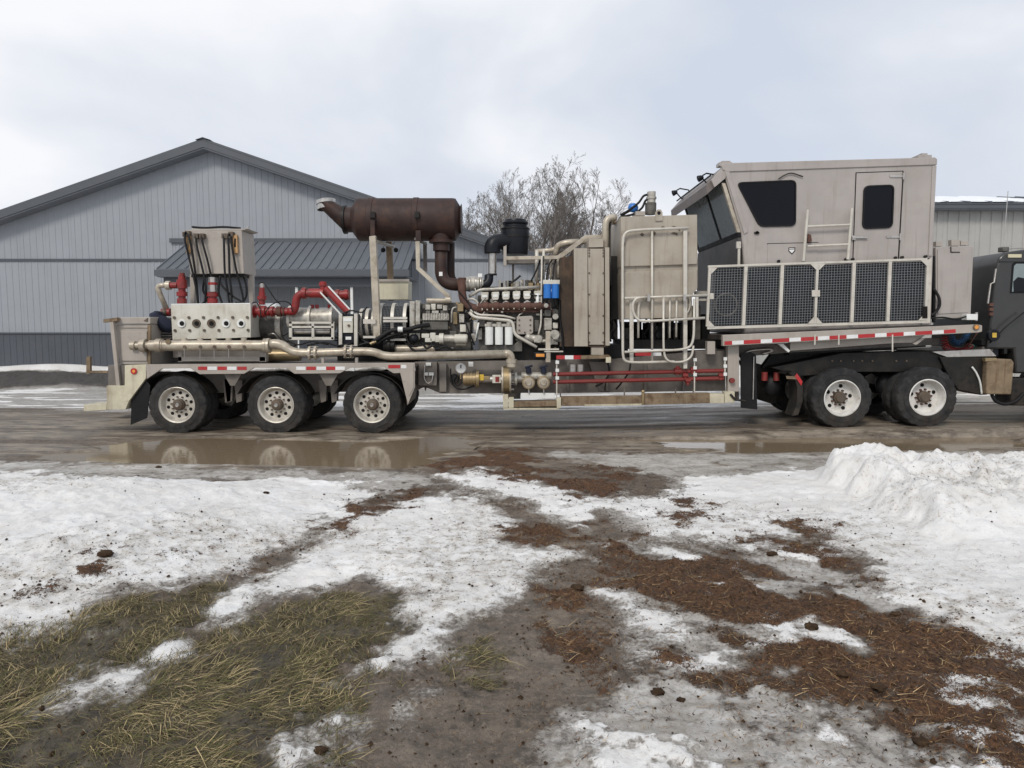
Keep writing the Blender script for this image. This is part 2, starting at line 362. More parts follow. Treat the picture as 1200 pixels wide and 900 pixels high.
def terrain(x, y):
    near = y < 13.5
    out_ = {k: np.zeros(x.shape) for k in ('snow','ice','mulch','grass','dirt','gap','wet','gravel')}
    yy = np.maximum(y, 0.5); wd_ = 0.035 + 0.014*yy
    warp = (fbm(x*1.3, y*1.3, 6, 3, 0.6)-0.5)*(0.75+0.03*yy)
    rag = fbm(x*4.5, y*4.5, 6, 9, 0.68)-0.5; rag2 = fbm(x*5.5+9, y*7.5, 6, 19, 0.68)-0.5
    for k in PGON:
        m = np.zeros(x.shape)
        xs, ys = x[near], y[near]; acc = np.zeros(xs.shape)
        for P in PGON[k]:
            lo, hi = P.min(0)-1, P.max(0)+1
            b = (xs > lo[0]) & (xs < hi[0]) & (ys > lo[1]) & (ys < hi[1])
            if not b.any(): continue
            d = sdf(P, xs[b], ys[b]) + warp[near][b]*(0.55 if k != 'dirt' else 1.4)
            w = (0.20 if k != 'mulch' else 0.26)+wd_[near][b]*2.4
            v = sst(w, -w, d); acc[b] = np.maximum(acc[b], v)
        if k == 'snow': acc = np.clip((acc + rag[near]*1.15 - 0.5)*1.7 + 0.5, 0, 1)
        if k == 'mulch': acc = np.clip((acc*0.98 + rag2[near]*1.5 - 0.5)*1.25 + 0.46, 0, 1)
        if k == 'grass': acc = sst(0.25, 0.75, acc + rag2[near]*1.4)
        if k == 'ice': acc = np.clip(acc*0.85 + rag[near]*1.1, 0, 1)
        m[near] = acc; out_[k] = m
    patch_ = out_.pop('patch'); gap = out_.pop('gap')*(1-0.45*patch_); snow, ice, mulch = out_['snow'], out_['ice'], out_['mulch']
    snow = snow*(1-gap*sst(0.35,0.6,fbm(x*3,y*3,4,31)))
    snow = np.maximum(snow, patch_*np.clip((fbm(x*2.1+4, y*2.6, 6, 33, 0.62)-0.50)*5.5, 0, 0.9)*(1-0.7*gap)); ice = np.maximum(ice*(1-0.7*gap), patch_*np.clip(0.72+rag*0.9, 0, 1)*(1-0.5*gap))
    # mulch lies over snow in ragged drifts
    patch = fbm(x*2.2+y*0.9, y*2.6, 5, 17)
    mulch = mulch*sst(0.32, 0.53, patch)
    # --- the road and what lies beyond it
    base = 0.115*sst(0, 7.5, x)*sst(11.3, 12.5, y) - 0.015
    st = fbm(x*0.35, y*3.4, 5, 41)
    road = sst(8.8, 9.6, y)*(1-sst(15.2, 16.4, y+ (st-0.5)*1.6))
    out_['wet'] = np.maximum(road*sst(0.38,0.62,st+0.10), 0.35*gap)
    far_ice = sst(15.3, 16.6, y+(st-0.5)*2.2)*(1-sst(20.6, 22.2, y+(fbm(x*0.3,y*0.5,3,5)-0.5)*2.5))
    ice = np.maximum(ice*(1-mulch), far_ice*(0.80+0.35*sst(0.35,0.6,st)))
    out_['gravel'] = sst(20.6, 22.0, y)*(1-sst(23.9, 24.3, y))*(1-sst(1.5, 4.0, x))
    farsnow = np.maximum(sst(23.75, 24.15, y+(fbm(x*0.8,y*0.8,3,8)-0.5)*0.5), sst(20.5, 22.0, y)*sst(1.5, 4.0, x)*0.9)
    rise = 0.34*sst(20.8, 24.2, y)
    # --- banks
    lump = fbm(x*1.1, y*1.1, 5, 51); fine = fbm(x*4.5, y*4.5, 5, 61)
    bl = 0.22*sst(-1.7, -4.2, x)*sst(4.0, 6.6, y+0.25*x+1.2)*(1-sst(7.4, 8.7, y))*(0.65+0.7*lump)
    side = sst(3.72, 4.05, x+ (lump-0.5)*0.8)
    br = 0.285*side*sst(5.5, 6.9, y)*(1-sst(8.3, 9.3, y))*(0.55+0.85*lump) + 0.07*sst(2.0, 4.5, x)*sst(2.8, 5.0, y)*(1-sst(8.3, 9.2, y))*(0.6+0.8*lump)
    br += side*sst(5.5,7.0,y)*(1-sst(8.3,9.3,y))*(fine-0.5)*0.34
    bank = bl + br
    snow = np.maximum(snow, sst(0.10, 0.25, bank)*(y < 9.6))
    wb = 0.22*np.exp(-((y-24.55)/0.45)**2)*(0.5+fbm(x*0.5,y*0.2,3,71))*(x < 3)
    z = base + rise + bank + wb
    mud = (1-snow)*(1-0.6*ice)
    rut = fbm(x*0.5, y*4.0, 4, 81)-0.5
    z = z + road*rut*0.035 + (1-road)*mud*(fbm(x*3.2, y*3.2, 5, 91)-0.5)*0.075*(y < 12)
    z = z + snow*(0.022 + (fbm(x*5.5, y*5.5, 6, 101, 0.6)-0.5)*0.070*(1+0.5*np.clip(bank*3,0,1)))*(y < 12)
    z = z + mulch*(0.012 + (fbm(x*9, y*9, 4, 111)-0.5)*0.07)
    z = z + out_['grass']*(fbm(x*6, y*6, 4, 121)-0.5)*0.05
    z = z + out_['gravel']*(fbm(x*2.5, y*2.5, 4, 131)-0.4)*0.16
    z = z + (y < 12)*(fbm(x*17, y*17, 3, 141, 0.7)-0.5)*(0.014+0.034*(1-snow)*(1-road))*(1-0.4*ice)
    for P, zl in zip(PUD, PUDZ):
        lo, hi = P.min(0)-1, P.max(0)+1
        b = (x > lo[0]) & (x < hi[0]) & (y > lo[1]) & (y < hi[1])
        if b.any():
            d = sdf(P, x[b], y[b]) + (st[b]-0.5)*1.7
            m = sst(0.28, -0.22, d); mm = np.zeros(x.shape); mm[b] = m
            z = z*(1-mm) + mm*(zl-0.05+rut*0.02); snow = snow*(1-mm); ice = ice*(1-mm); mulch = mulch*(1-mm*0.9)
            out_['wet'] = np.maximum(out_['wet'], mm)
    snow = np.maximum(snow, far_ice*sst(0.44, 0.60, fbm(x*0.5,y*2.2,5,47))*0.85)
    out_['snow'] = np.maximum(snow, farsnow*(y > 13)); out_['ice'] = ice; out_['mulch'] = mulch
    out_['grass'] = out_['grass']*(1-snow)
    return z, out_
def gz(x, y):
    z, _ = terrain(np.array([float(x)]), np.array([float(y)])); return float(z[0])

u_in = np.linspace(-0.78, 0.78, 620); k = np.linspace(0, 1, 36)[1:]
u_out = 0.78 + (k**2)*4.5
us = np.concatenate([-u_out[::-1], u_in, u_out])
yr = np.concatenate([np.geomspace(0.6, 3.6, 14, endpoint=False), np.geomspace(3.6, 16, 560, endpoint=False), np.geomspace(16, 40, 120, endpoint=False), np.geomspace(40, 1500, 34)])
UU, YY = np.meshgrid(us, yr)
X = (UU*YY).ravel(); Y = (YY-3.0).ravel()
Z, MK = terrain(X, Y)
Z = Z + np.where(Y > 60, 0.0, 0.0)
nr, nc = len(yr), len(us)
idx = np.arange(nr*nc).reshape(nr, nc)
quads = np.stack([idx[:-1,:-1], idx[:-1,1:], idx[1:,1:], idx[1:,:-1]], -1).reshape(-1, 4)
me = bpy.data.meshes.new('ground')
me.vertices.add(nr*nc); me.vertices.foreach_set('co', np.stack([X, Y, Z], 1).astype(np.float32).ravel())
me.loops.add(quads.size); me.loops.foreach_set('vertex_index', quads.astype(np.int32).ravel())
me.polygons.add(len(quads)); me.polygons.foreach_set('loop_start', np.arange(0, quads.size, 4, dtype=np.int32))
me.polygons.foreach_set('use_smooth', np.ones(len(quads), dtype=bool))
me.update(calc_edges=True); me.validate()
def colattr(name, a, b, c, d):
    at = me.color_attributes.new(name, 'FLOAT_COLOR', 'POINT')
    at.data.foreach_set('color', np.stack([a, b, c, d], 1).astype(np.float32).ravel())
colattr('cover', MK['snow'], MK['ice'], MK['mulch'], MK['grass'])
colattr('state', MK['wet'], MK['gravel'], MK['dirt'], np.ones_like(X))

def ground_material():
    m = bpy.data.materials.new('thawing_ground'); m.use_nodes = True
    t = m.node_tree; b = t.nodes['Principled BSDF']; n, l = t.nodes.new, t.links.new
    pos = n('ShaderNodeNewGeometry').outputs['Position']
    def noise(scale, detail=6, rough=0.6, sc3=None):
        x = n('ShaderNodeTexNoise'); x.inputs['Scale'].default_value = scale; x.inputs['Detail'].default_value = detail; x.inputs['Roughness'].default_value = rough
        if sc3:
            q = n('ShaderNodeMapping'); q.inputs['Scale'].default_value = sc3; l(pos, q.inputs[0]); l(q.outputs[0], x.inputs['Vector'])
        else: l(pos, x.inputs['Vector'])
        return x.outputs['Fac']
    def ma(op, a, c=None):
        x = n('ShaderNodeMath'); x.operation = op
        for i, q in enumerate((a, c)):
            if q is None: continue
            if isinstance(q, (int, float)): x.inputs[i].default_value = q
            else: l(q, x.inputs[i])
        return x.outputs[0]
    def ss(f, a, c):
        x = n('ShaderNodeMapRange'); x.interpolation_type = 'SMOOTHSTEP'; x.inputs[1].default_value = a; x.inputs[2].default_value = c; l(f, x.inputs[0]); return x.outputs[0]
    def mx(fac, a, c, typ='RGBA'):
        x = n('ShaderNodeMix'); x.data_type = typ
        l(fac, x.inputs[0])
        i0, i1, o = (6, 7, 2) if typ == 'RGBA' else (2, 3, 0)
        for i, q in ((i0, a), (i1, c)):
            if isinstance(q, tuple): x.inputs[i].default_value = (*q, 1)
            elif isinstance(q, (int, float)): x.inputs[i].default_value = q
            else: l(q, x.inputs[i])
        return x.outputs[o]
    A = n('ShaderNodeAttribute'); A.attribute_name = 'cover'; B = n('ShaderNodeAttribute'); B.attribute_name = 'state'
    sa = n('ShaderNodeSeparateColor'); l(A.outputs['Color'], sa.inputs[0]); sb = n('ShaderNodeSeparateColor'); l(B.outputs['Color'], sb.inputs[0])
    snow, ice, mulch, grass = sa.outputs[0], sa.outputs[1], sa.outputs[2], A.outputs['Alpha']
    wet, gravel, dirt = sb.outputs[0], sb.outputs[1], sb.outputs[2]
    nf, nm, nl = noise(38, 8, 0.7), noise(9, 8, 0.65), noise(1.6, 6)
    nstr = noise(1.0, 10, 0.72, (1.8, 5.5, 5.5)); nff = noise(130, 5, 0.7)
    ed = ma('ADD', ma('MULTIPLY', ma('SUBTRACT', nm, 0.5), 0.9), ma('MULTIPLY', ma('SUBTRACT', nf, 0.5), 0.7))
    def edge(mk, a=0.36, c=0.60): return ss(ma('ADD', mk, ed), a, c)
    mud = mx(ss(nm, 0.32, 0.66), (0.048,0.035,0.025), (0.165,0.126,0.092))
    mud = mx(ma('MULTIPLY', ss(nl, 0.4, 0.7), 0.5), mud, (0.15,0.13,0.11))
    roadc = mx(ss(nstr, 0.36, 0.64), (0.075,0.060,0.045), (0.33,0.28,0.22))
    mud = mx(wet, mud, roadc)
    gr = mx(ss(nf, 0.35, 0.65), (0.022,0.021,0.021), (0.085,0.082,0.080)); mud = mx(gravel, mud, gr)
    mud = mx(ma('MULTIPLY', ss(nf, 0.50, 0.66), 0.7), mud, (0.235,0.190,0.145)); mud = mx(ma('MULTIPLY', ss(nff, 0.52, 0.68), 0.75), mud, (0.026,0.019,0.013)); mud = mx(ma('MULTIPLY', ss(nm, 0.56, 0.70), ma('SUBTRACT', 1.0, wet)), mud, (0.035,0.025,0.017))
    soil = mx(ss(nm, 0.35, 0.65), (0.036,0.029,0.020), (0.120,0.098,0.064)); col = mx(edge(grass), mud, soil)
    icec = mx(ss(nstr, 0.30, 0.70), (0.30,0.275,0.24), (0.66,0.65,0.63)); icec = mx(ma('MULTIPLY', ss(nf, 0.46, 0.66), 0.6), icec, (0.27,0.24,0.20)); icec = mx(ss(nm, 0.50, 0.70), icec, (0.22,0.19,0.15))
    fi = ma('MULTIPLY', edge(ice, 0.40, 0.75), 0.88); col = mx(fi, col, icec)
    sn = mx(ss(nl, 0.35, 0.7), (0.76,0.745,0.72), (0.86,0.855,0.845)); sn = mx(ma('MULTIPLY', ss(nm, 0.50, 0.76), 0.38), sn, (0.58,0.53,0.46)); sn = mx(ma('MULTIPLY', ss(nf, 0.56, 0.76), 0.22), sn, (0.50,0.46,0.40))
    spk = ma('MULTIPLY', ss(ma('ADD', nf, ma('MULTIPLY', nm, 0.5)), 0.80, 0.92), ma('ADD', ma('MULTIPLY', dirt, 1.0), 0.14))
    sn = mx(spk, sn, (0.085,0.055,0.035))
    sn = mx(ma('MULTIPLY', dirt, ma('MULTIPLY', ss(nm, 0.40, 0.64), 0.55)), sn, (0.40,0.36,0.30))
    sl = ma('MULTIPLY', ss(ma('ADD', snow, ma('MULTIPLY', ed, 0.7)), 0.08, 0.45), 0.85); col = mx(sl, col, mx(ss(nf, 0.4, 0.62), (0.23,0.205,0.175), (0.50,0.48,0.45)))
    fs = edge(snow, 0.42, 0.74); col = mx(fs, col, sn)
    mc = mx(ss(nf, 0.32, 0.66), (0.038,0.018,0.009), (0.165,0.078,0.034)); mc = mx(ss(nff, 0.58, 0.76), mc, (0.27,0.15,0.07)); mc = mx(ma('MULTIPLY', ss(nm, 0.48, 0.68), 0.8), mc, (0.028,0.016,0.010)); mc = mx(ma('MULTIPLY', ss(noise(3.5, 6), 0.48, 0.66), 0.6), mc, (0.055,0.034,0.022))
    fm = ss(ma('ADD', mulch, ma('ADD', ma('MULTIPLY', ma('SUBTRACT', nf, 0.5), 1.5), ma('MULTIPLY', ma('SUBTRACT', nff, 0.5), 1.3))), 0.50, 0.66); col = mx(fm, col, mc)
    l(col, b.inputs['Base Color'])
    rg = mx(wet, 0.62, ma('ADD', ma('MULTIPLY', ss(nstr, 0.3, 0.6), 0.42), 0.16), 'FLOAT')
    rg = mx(fi, rg, ma('ADD', ma('MULTIPLY', nm, 0.5), 0.05), 'FLOAT'); rg = mx(fs, rg, 0.62, 'FLOAT'); rg = mx(fm, rg, 0.85, 'FLOAT')
    l(rg, b.inputs['Roughness'])
    bp = n('ShaderNodeBump'); bp.inputs['Distance'].default_value = 0.035; bp.inputs['Strength'].default_value = 0.8
    hh = ma('ADD', ma('MULTIPLY', nm, 0.6), ma('MULTIPLY', nf, 0.5)); hh = ma('ADD', hh, ma('MULTIPLY', nff, ma('ADD', ma('MULTIPLY', fm, 0.45), 0.34)))
    hh = mx(fi, hh, ma('MULTIPLY', hh, 0.45), 'FLOAT'); hh = mx(wet, hh, ma('MULTIPLY', hh, 0.5), 'FLOAT')
    l(hh, bp.inputs['Height']); l(bp.outputs[0], b.inputs['Normal'])
    return m
gr_o = bpy.data.objects.new('ground', me); COL.objects.link(gr_o); me.materials.append(ground_material()); gr_o['kind'] = 'structure'

# ------------------------------------------------------------------ standing melt water
def water_material():
    m = bpy.data.materials.new('muddy_water'); m.use_nodes = True
    t = m.node_tree; b = t.nodes['Principled BSDF']; n, l = t.nodes.new, t.links.new
    b.inputs['Base Color'].default_value = (0.205,0.158,0.105,1); b.inputs['Roughness'].default_value = 0.09; b.inputs['Specular IOR Level'].default_value = 0.42
    q = n('ShaderNodeTexNoise'); q.inputs['Scale'].default_value = 7.0; q.inputs['Detail'].default_value = 3
    l(n('ShaderNodeNewGeometry').outputs['Position'], q.inputs['Vector'])
    bp = n('ShaderNodeBump'); bp.inputs['Strength'].default_value = 0.10; bp.inputs['Distance'].default_value = 0.02; l(q.outputs['Fac'], bp.inputs['Height']); l(bp.outputs[0], b.inputs['Normal'])
    return m
m_water = water_material()
for P, zl in zip(PUD, PUDZ):
    c = P.mean(0); E = P + np.sign(P-c)*np.array([0.5, 0.42])
    q = MB(); q.add([(a, d, zl) for a, d in E], [tuple(range(len(E)))])
    if sum(E[i][0]*E[(i+1)%len(E)][1]-E[(i+1)%len(E)][0]*E[i][1] for i in range(len(E))) < 0: q.f = [f[::-1] for f in q.f]
    build(q, 'puddle', m_water, kind='structure')
# ------------------------------------------------------------------ grey barn
YB = 25.0
def sheet(mb, x0, x1, zb, zt0, zt1, y, ribs, rh=0.013, rw=0.030):
    """one steel siding sheet facing the road, its raised ribs folded into it; the top may slope"""
    xs = [x0]; hs = [0.0]; w = x1-x0
    for i in range(ribs):
        c = x0 + w*(i+0.5)/ribs
        xs += [c-rw, c-rw*0.5, c+rw*0.5, c+rw]; hs += [0, rh, rh, 0]
    xs.append(x1); hs.append(0.0); n = len(xs)
    top = [zt0 + (zt1-zt0)*(x-x0)/w for x in xs]
    vs = [(xs[i], y-hs[i], zb) for i in range(n)] + [(xs[i], y-hs[i], top[i]) for i in range(n)]
    vs += [(x0, y+0.02, zb), (x1, y+0.02, zb), (x1, y+0.02, zt1), (x0, y+0.02, zt0)]
    fs = [(i, i+1, n+i+1, n+i) for i in range(n-1)]
    a = 2*n
    fs += [(a+1, a, a+3, a+2), (a, 0, n, a+3), (n-1, a+1, a+2, 2*n-1), tuple(range(n-1,-1,-1)) + (a, a+1), tuple(range(n, 2*n)) + (a+2, a+3)]
    return mb.add(vs, fs)
rx = W(238, 162, 24.5); xr = W(640, 300, 24.5)
slope = (rx.z-xr.z)/(xr.x-rx.x); half = xr.x-rx.x-0.35
XL, XR = rx.x-half, rx.x+half
zroof = lambda x: rx.z - slope*abs(x-rx.x)
barn = thing('barn', (rx.x, YB+10, 0.3), 'long grey steel barn with dark roof edge and charcoal base behind the trailer', 'barn')
zt, zw, z0 = W(100, 304.5, YB).z, W(60, 390.5, YB).z, 0.1
core = MB().poly([(XL+0.05, z0), (XR-0.05, z0), (XR-0.05, zroof(XR)-0.32), (rx.x, zroof(rx.x)-0.32), (XL+0.05, zroof(XL)-0.32)], YB+0.03, YB+22)
build(core, 'wall', m_sid, barn)
pw = 0.914; x = XL; i = 0
while x < XR-0.05:
    x1 = min(x+pw, XR)
    if x1 > -22:
        m = MB(); a, c = zroof(x)-0.30, zroof(x1)-0.30
        if x < rx.x < x1:
            sheet(m, x, rx.x, zt+0.03, a, zroof(rx.x)-0.30, YB, 2); sheet(m, rx.x, x1, zt+0.03, zroof(rx.x)-0.30, c, YB, 2)
        else: sheet(m, x, x1-0.004, zt+0.03, a, c, YB, 4)
        build(m, 'siding_panel', m_sid, barn, sharp=20)
        m = MB(); sheet(m, x, x1-0.004, zw+0.03, zt-0.04, zt-0.04, YB, 4); build(m, 'siding_panel', m_sid, barn, sharp=20)
        m = MB(); sheet(m, x, x1-0.004, z0, zw-0.02, zw-0.02, YB-0.004, 4); build(m, 'wainscot_panel', m_wain, barn, sharp=20)
    x = x1
build(MB().box(XL, XR, YB-0.05, YB+0.01, zt-0.045, zt+0.035), 'trim_strip', m_wain, barn)
build(MB().box(XL, XR, YB-0.05, YB+0.01, zw-0.02, zw+0.03), 'trim_strip', m_wain, barn)
build(MB().box(XR-0.03, XR+0.05, YB-0.06, YB+0.03, z0, zroof(XR)-0.3), 'corner_trim', m_wain, barn)
for s in (-1, 1):                                     # roof slopes, soffit and rake trim
    xe = rx.x + s*(half+0.45); ze = zroof(xe)
    build(MB().poly([(rx.x, rx.z), (xe, ze), (xe, ze-0.08), (rx.x, rx.z-0.08)], 24.5, YB+22.4), 'roof', m_roof, barn)
    build(MB().poly([(rx.x, rx.z-0.09), (xe, ze-0.09), (xe, ze-0.30), (rx.x, rx.z-0.30)], 24.47, 24.53), 'rake_trim', m_roof, barn)
    build(MB().poly([(rx.x, rx.z-0.31), (xe, ze-0.31), (xe, ze-0.34), (rx.x, rx.z-0.34)], 24.5, YB+0.02), 'soffit', m_soff, barn)
    build(MB().poly([(rx.x, rx.z+0.03), (rx.x+s*0.25, rx.z+0.03-slope*0.25), (rx.x+s*0.25, rx.z-0.06), (rx.x, rx.z+0.0)], 24.45, YB+22.4), 'ridge_cap', m_roof, barn)
# porch
PY = 22.6
pa, pb = W(183, 315, PY), W(478, 312, PY); ta, tb = W(200, 284, YB), W(470, 284, YB)
zl = pa.z; zh = W(300, 283, YB).z
xs = np.arange(pa.x, pb.x, 0.30)
for i in range(0, len(xs)):
    xa, xb = xs[i], min(xs[i]+0.30, pb.x)
    def back(x): return max(x, ta.x+0.06*0) if x < ta.x else x
    m = MB(); ya_, yb_ = PY, YB-0.03
    ua, ub = max(xa, ta.x), max(xb, ta.x)
    if ub <= ta.x+1e-6:                                # hip end at the left
        fa, fb = (xa-pa.x)/(ta.x-pa.x), (xb-pa.x)/(ta.x-pa.x)
        qa = (xa, PY+(yb_-PY)*fa, zl+(zh-zl)*fa); qb = (xb, PY+(yb_-PY)*fb, zl+(zh-zl)*fb)
    else: qa, qb = (xa, yb_, zh), (xb, yb_, zh)
    p = [(xa, PY, zl), (xb, PY, zl), qb, qa]
    up = Vector((0, 0, 0.03)); m.add(p + [(Vector(v)-up) for v in p], [(0,1,2,3), (7,6,5,4), (0,4,5,1), (1,5,6,2), (2,6,7,3), (3,7,4,0)])
    m.tube([Vector(p[0])+Vector((0.03,0,0.012)), Vector(p[3])+Vector((0.03,0,0.012))], 0.026, 5)
    build(m, 'roof_panel', m_proof, barn, sharp=20)
build(MB().box(pa.x-0.05, pb.x+0.05, PY-0.05, PY-0.005, zl-0.23, zl-0.035), 'porch_fascia', m_roof, barn)
build(MB().box(pa.x, pb.x, PY, YB-0.05, zl-0.26, zl-0.235), 'porch_soffit', m_soff, barn)
build(MB().box(pa.x+0.1, pb.x-0.1, PY+0.25, PY+0.45, zl-0.55, zl-0.265), 'porch_beam', m_wain, barn)
build(MB().box(ta.x, pb.x+0.02, YB-0.10, YB-0.06, zh-0.05, zh+0.10), 'flashing', m_roof, barn)
for px in (347.5, 412):
    p = W(px, 330, PY+0.35); build(MB().box(p.x-0.04, p.x+0.04, PY+0.31, PY+0.39, 0.2, zl-0.56), 'porch_post', m_white, barn)

# ------------------------------------------------------------------ stone-grey building on the right
YS = 20.0
e0 = W(960, 243, YS-0.35); xw0 = e0.x; xw1 = xw0+17
shed = thing('metal_building', (xw0+8, YS+3.8, 0.1), 'pale stone-grey ribbed steel building behind the tractor with snow on its eave', 'building')
ze = e0.z
build(MB().box(xw0+0.05, xw1-0.05, YS+0.03, YS+7.6, 0.0, ze-0.02), 'wall', m_sidB, shed)
x = xw0
while x < xw1-0.1:
    m = MB(); sheet(m, x, x+0.914-0.004, 0.0, ze-0.03, ze-0.03, YS, 3, 0.028, 0.035); build(m, 'siding_panel', m_sidB, shed, sharp=20); x += 0.914
build(MB().poly([(xw0, ze-0.03), (xw1, ze-0.03), (xw1, ze+0.10), (xw0, ze+0.10)], YS-0.36, YS-0.33), 'eave_trim', m_roof, shed)
build(MB().box(xw0, xw1, YS-0.33, YS+0.0, ze-0.05, ze-0.03), 'soffit', m_soff, shed)
sl = 0.212; x = xw0-0.1
while x < xw1:
    m = MB()
    for (ya_, yb_, s) in ((YS-0.38, YS+3.8, 1), (YS+7.9, YS+3.8, 1)):
        zr = ze+0.12; zk = ze+0.12+sl*4.18
        vs = [(x, ya_, zr), (x+0.6, ya_, zr), (x+0.6, yb_, zk), (x, yb_, zk)]
        dn = [Vector(v)-Vector((0,0,0.03)) for v in vs]
        m.add(vs+dn, [(0,1,2,3), (7,6,5,4), (0,4,5,1), (1,5,6,2), (2,6,7,3), (3,7,4,0)])
        m.tube([(x+0.03, ya_, zr+0.02), (x+0.03, yb_, zk+0.02)], 0.03, 5)
    build(m, 'roof_panel', m_roof, shed, sharp=20); x += 0.6
for s in (0, 1):
    xx = xw0+0.02 if s == 0 else xw1-0.02
    build(MB().add([(xx, YS+0.02, ze-0.03), (xx, YS+7.6, ze-0.03), (xx, YS+3.8, ze+sl*3.8)], [(0,1,2), (2,1,0)]), 'gable', m_sidB, shed)
# snow left on the roof: slabs with a ragged edge
def snow_slab(x0, x1, y0, y1):
    m = MB(); nx, ny = 40, 8; vs = []
    for j in range(ny+1):
        for i in range(nx+1):
            u, v = i/nx, j/ny; xx = x0+(x1-x0)*u; y_ = y0+(y1-y0)*v + (fbm(np.array([xx*2.0]), np.array([0.3]), 3, 7)[0]-0.5)*0.5*(1-v)
            e = min(u, 1-u, v*0.6+0.02, 1-v)*8
            vs.append((xx, y_, ze+0.12+sl*(y_-YS+0.38)+0.015+0.10*min(1, e)*(0.6+0.6*random.random()*0.3)))
    m.add(vs, [(j*(nx+1)+i, j*(nx+1)+i+1, (j+1)*(nx+1)+i+1, (j+1)*(nx+1)+i) for j in range(ny) for i in range(nx)])
    n0 = len(m.v)
    return m
tx = lambda p: W(p, 240, YS).x
for a, c in ((1092, 1190), (1193, 1216)):
    build(snow_slab(tx(a), tx(c), YS-0.25, YS+3.2), 'snow_patch', m_snowr, shed, sharp=180)

# ------------------------------------------------------------------ bare trees
def tree(px, py_top, Yt, seed, label, lean=0.0, spread=1.0, forks=1, fine=5):
    rnd = random.Random(seed); b = W(px, 380, Yt); zg = gz(b.x, Yt)
    H = W(px, py_top, Yt).z - zg
    root = thing('bare_tree', (b.x, Yt, zg), label, 'tree', 'bare trees beyond the trailer')
    trunk, crown = MB(), MB()
    def limb(p, d, ln, r, depth, mb):
        n = 5 if depth < 2 else 3 if depth < 4 else 2
        pts, rs = [p], [r]
        for i in range(n):
            d = (d + Vector((rnd.gauss(0,.11), rnd.gauss(0,.11), rnd.gauss(0.03,.07)))*(1+0.25*depth)).normalized()
            p = p + d*ln/n; pts.append(p); rs.append(max(0.006, r*(1-0.55*(i+1)/n)))
        mb.tube(pts, rs, 7 if depth == 0 else 4 if depth < 3 else 3, caps=False)
        if depth >= fine: return
        k = {0: 9, 1: 6, 2: 5, 3: 4, 4: 3}.get(depth, 3)
        for c in range(k):
            f = (0.30 if depth == 0 else 0.18) + (0.68 if depth == 0 else 0.80)*(c+rnd.random())/k
            q = f*n; i = min(int(q), n-1); t = q-i
            base = pts[i]*(1-t)+pts[i+1]*t; rr = rs[i]*(1-t)+rs[i+1]*t
            ax = (pts[i+1]-pts[i]).normalized(); side = ax.orthogonal().normalized(); side.rotate(Matrix.Rotation(rnd.random()*6.283, 3, ax))
            ang = R(rnd.uniform(24, 52)*spread); nd = (ax*math.cos(ang)+side*math.sin(ang)+Vector((0,0,0.22))).normalized()
            limb(base, nd, ln*(rnd.uniform(0.42, 0.62))*(1.1-0.45*f), max(0.006, rr*rnd.uniform(0.38, 0.56)), depth+1, crown)
    for k in range(forks):
        d0 = Vector((lean + (k-(forks-1)/2)*0.16 + rnd.gauss(0,.02), rnd.gauss(0,.04), 1)).normalized()
        limb(Vector((b.x+0.25*(k-(forks-1)/2), Yt, zg-0.2)), d0, H*rnd.uniform(0.74,0.80), 0.085+0.006*H, 0, trunk)
    build(trunk, 'trunk', m_bark, root, sharp=180); build(crown, 'crown', m_bark, root, sharp=180)
tree(566, 226, 44, 3, 'leftmost bare tree, leaning left just right of the big muffler', lean=-0.16, spread=1.2)
tree(590, 216, 47, 5, 'bare tree rising behind the black air cleaner cap', lean=-0.06)
tree(611, 192, 45, 8, 'tall straight bare tree right of the black air cleaner', lean=0.0, forks=1)
tree(640, 204, 46, 13, 'tallest bare tree, double trunk in the middle of the clump', lean=0.02, forks=2)
tree(662, 204, 43, 21, 'broad bare tree directly above the radiator corner', lean=0.04)
tree(676, 210, 48, 36, 'slim bare tree above the tall radiator box', lean=-0.03)
tree(730, 230, 52, 61, 'rightmost bare tree, low beside the tank mixer motor', lean=0.0, spread=1.0)
tree(576, 214, 50, 71, 'bushy bare tree above the black intake elbow', lean=-0.03, spread=1.1)
tree(628, 215, 56, 17, 'thin bare tree farther back between the two tallest trees', lean=-0.02)
tree(600, 222, 60, 41, 'slight bare tree far behind the air cleaner elbow', lean=0.05)
tree(652, 214, 62, 43, 'pale thin bare tree far back right of the tallest tree', lean=0.0)
tree(682, 212, 60, 47, 'narrow bare tree far back above the tank hoses', lean=-0.04)
tree(548, 240, 58, 29, 'faint bare tree low beside the muffler end', lean=-0.08)
# ------------------------------------------------------------------ pumping trailer
YN, YF = 12.40, 14.95                                # near and far deck edges
T = thing('pump_trailer', (0.0, 13.68, 0.0), 'long greige pumping trailer with engine, rusty muffler, tank and control cabin', 'trailer')
B = build
def bolt_mesh(r, h, n=6):
    return MB().cyl((0,0,0), (0,-h,0), r, n).mesh('bolt')
BOLT = bolt_mesh(0.017, 0.016); BOLT.materials.append(m_hub)
def bolts(parent, pts, name='bolt', me_=None):
    o = Vector(ORG[parent.name])
    for p in pts: link(name, me_ or BOLT, parent, Vector(p)-o)

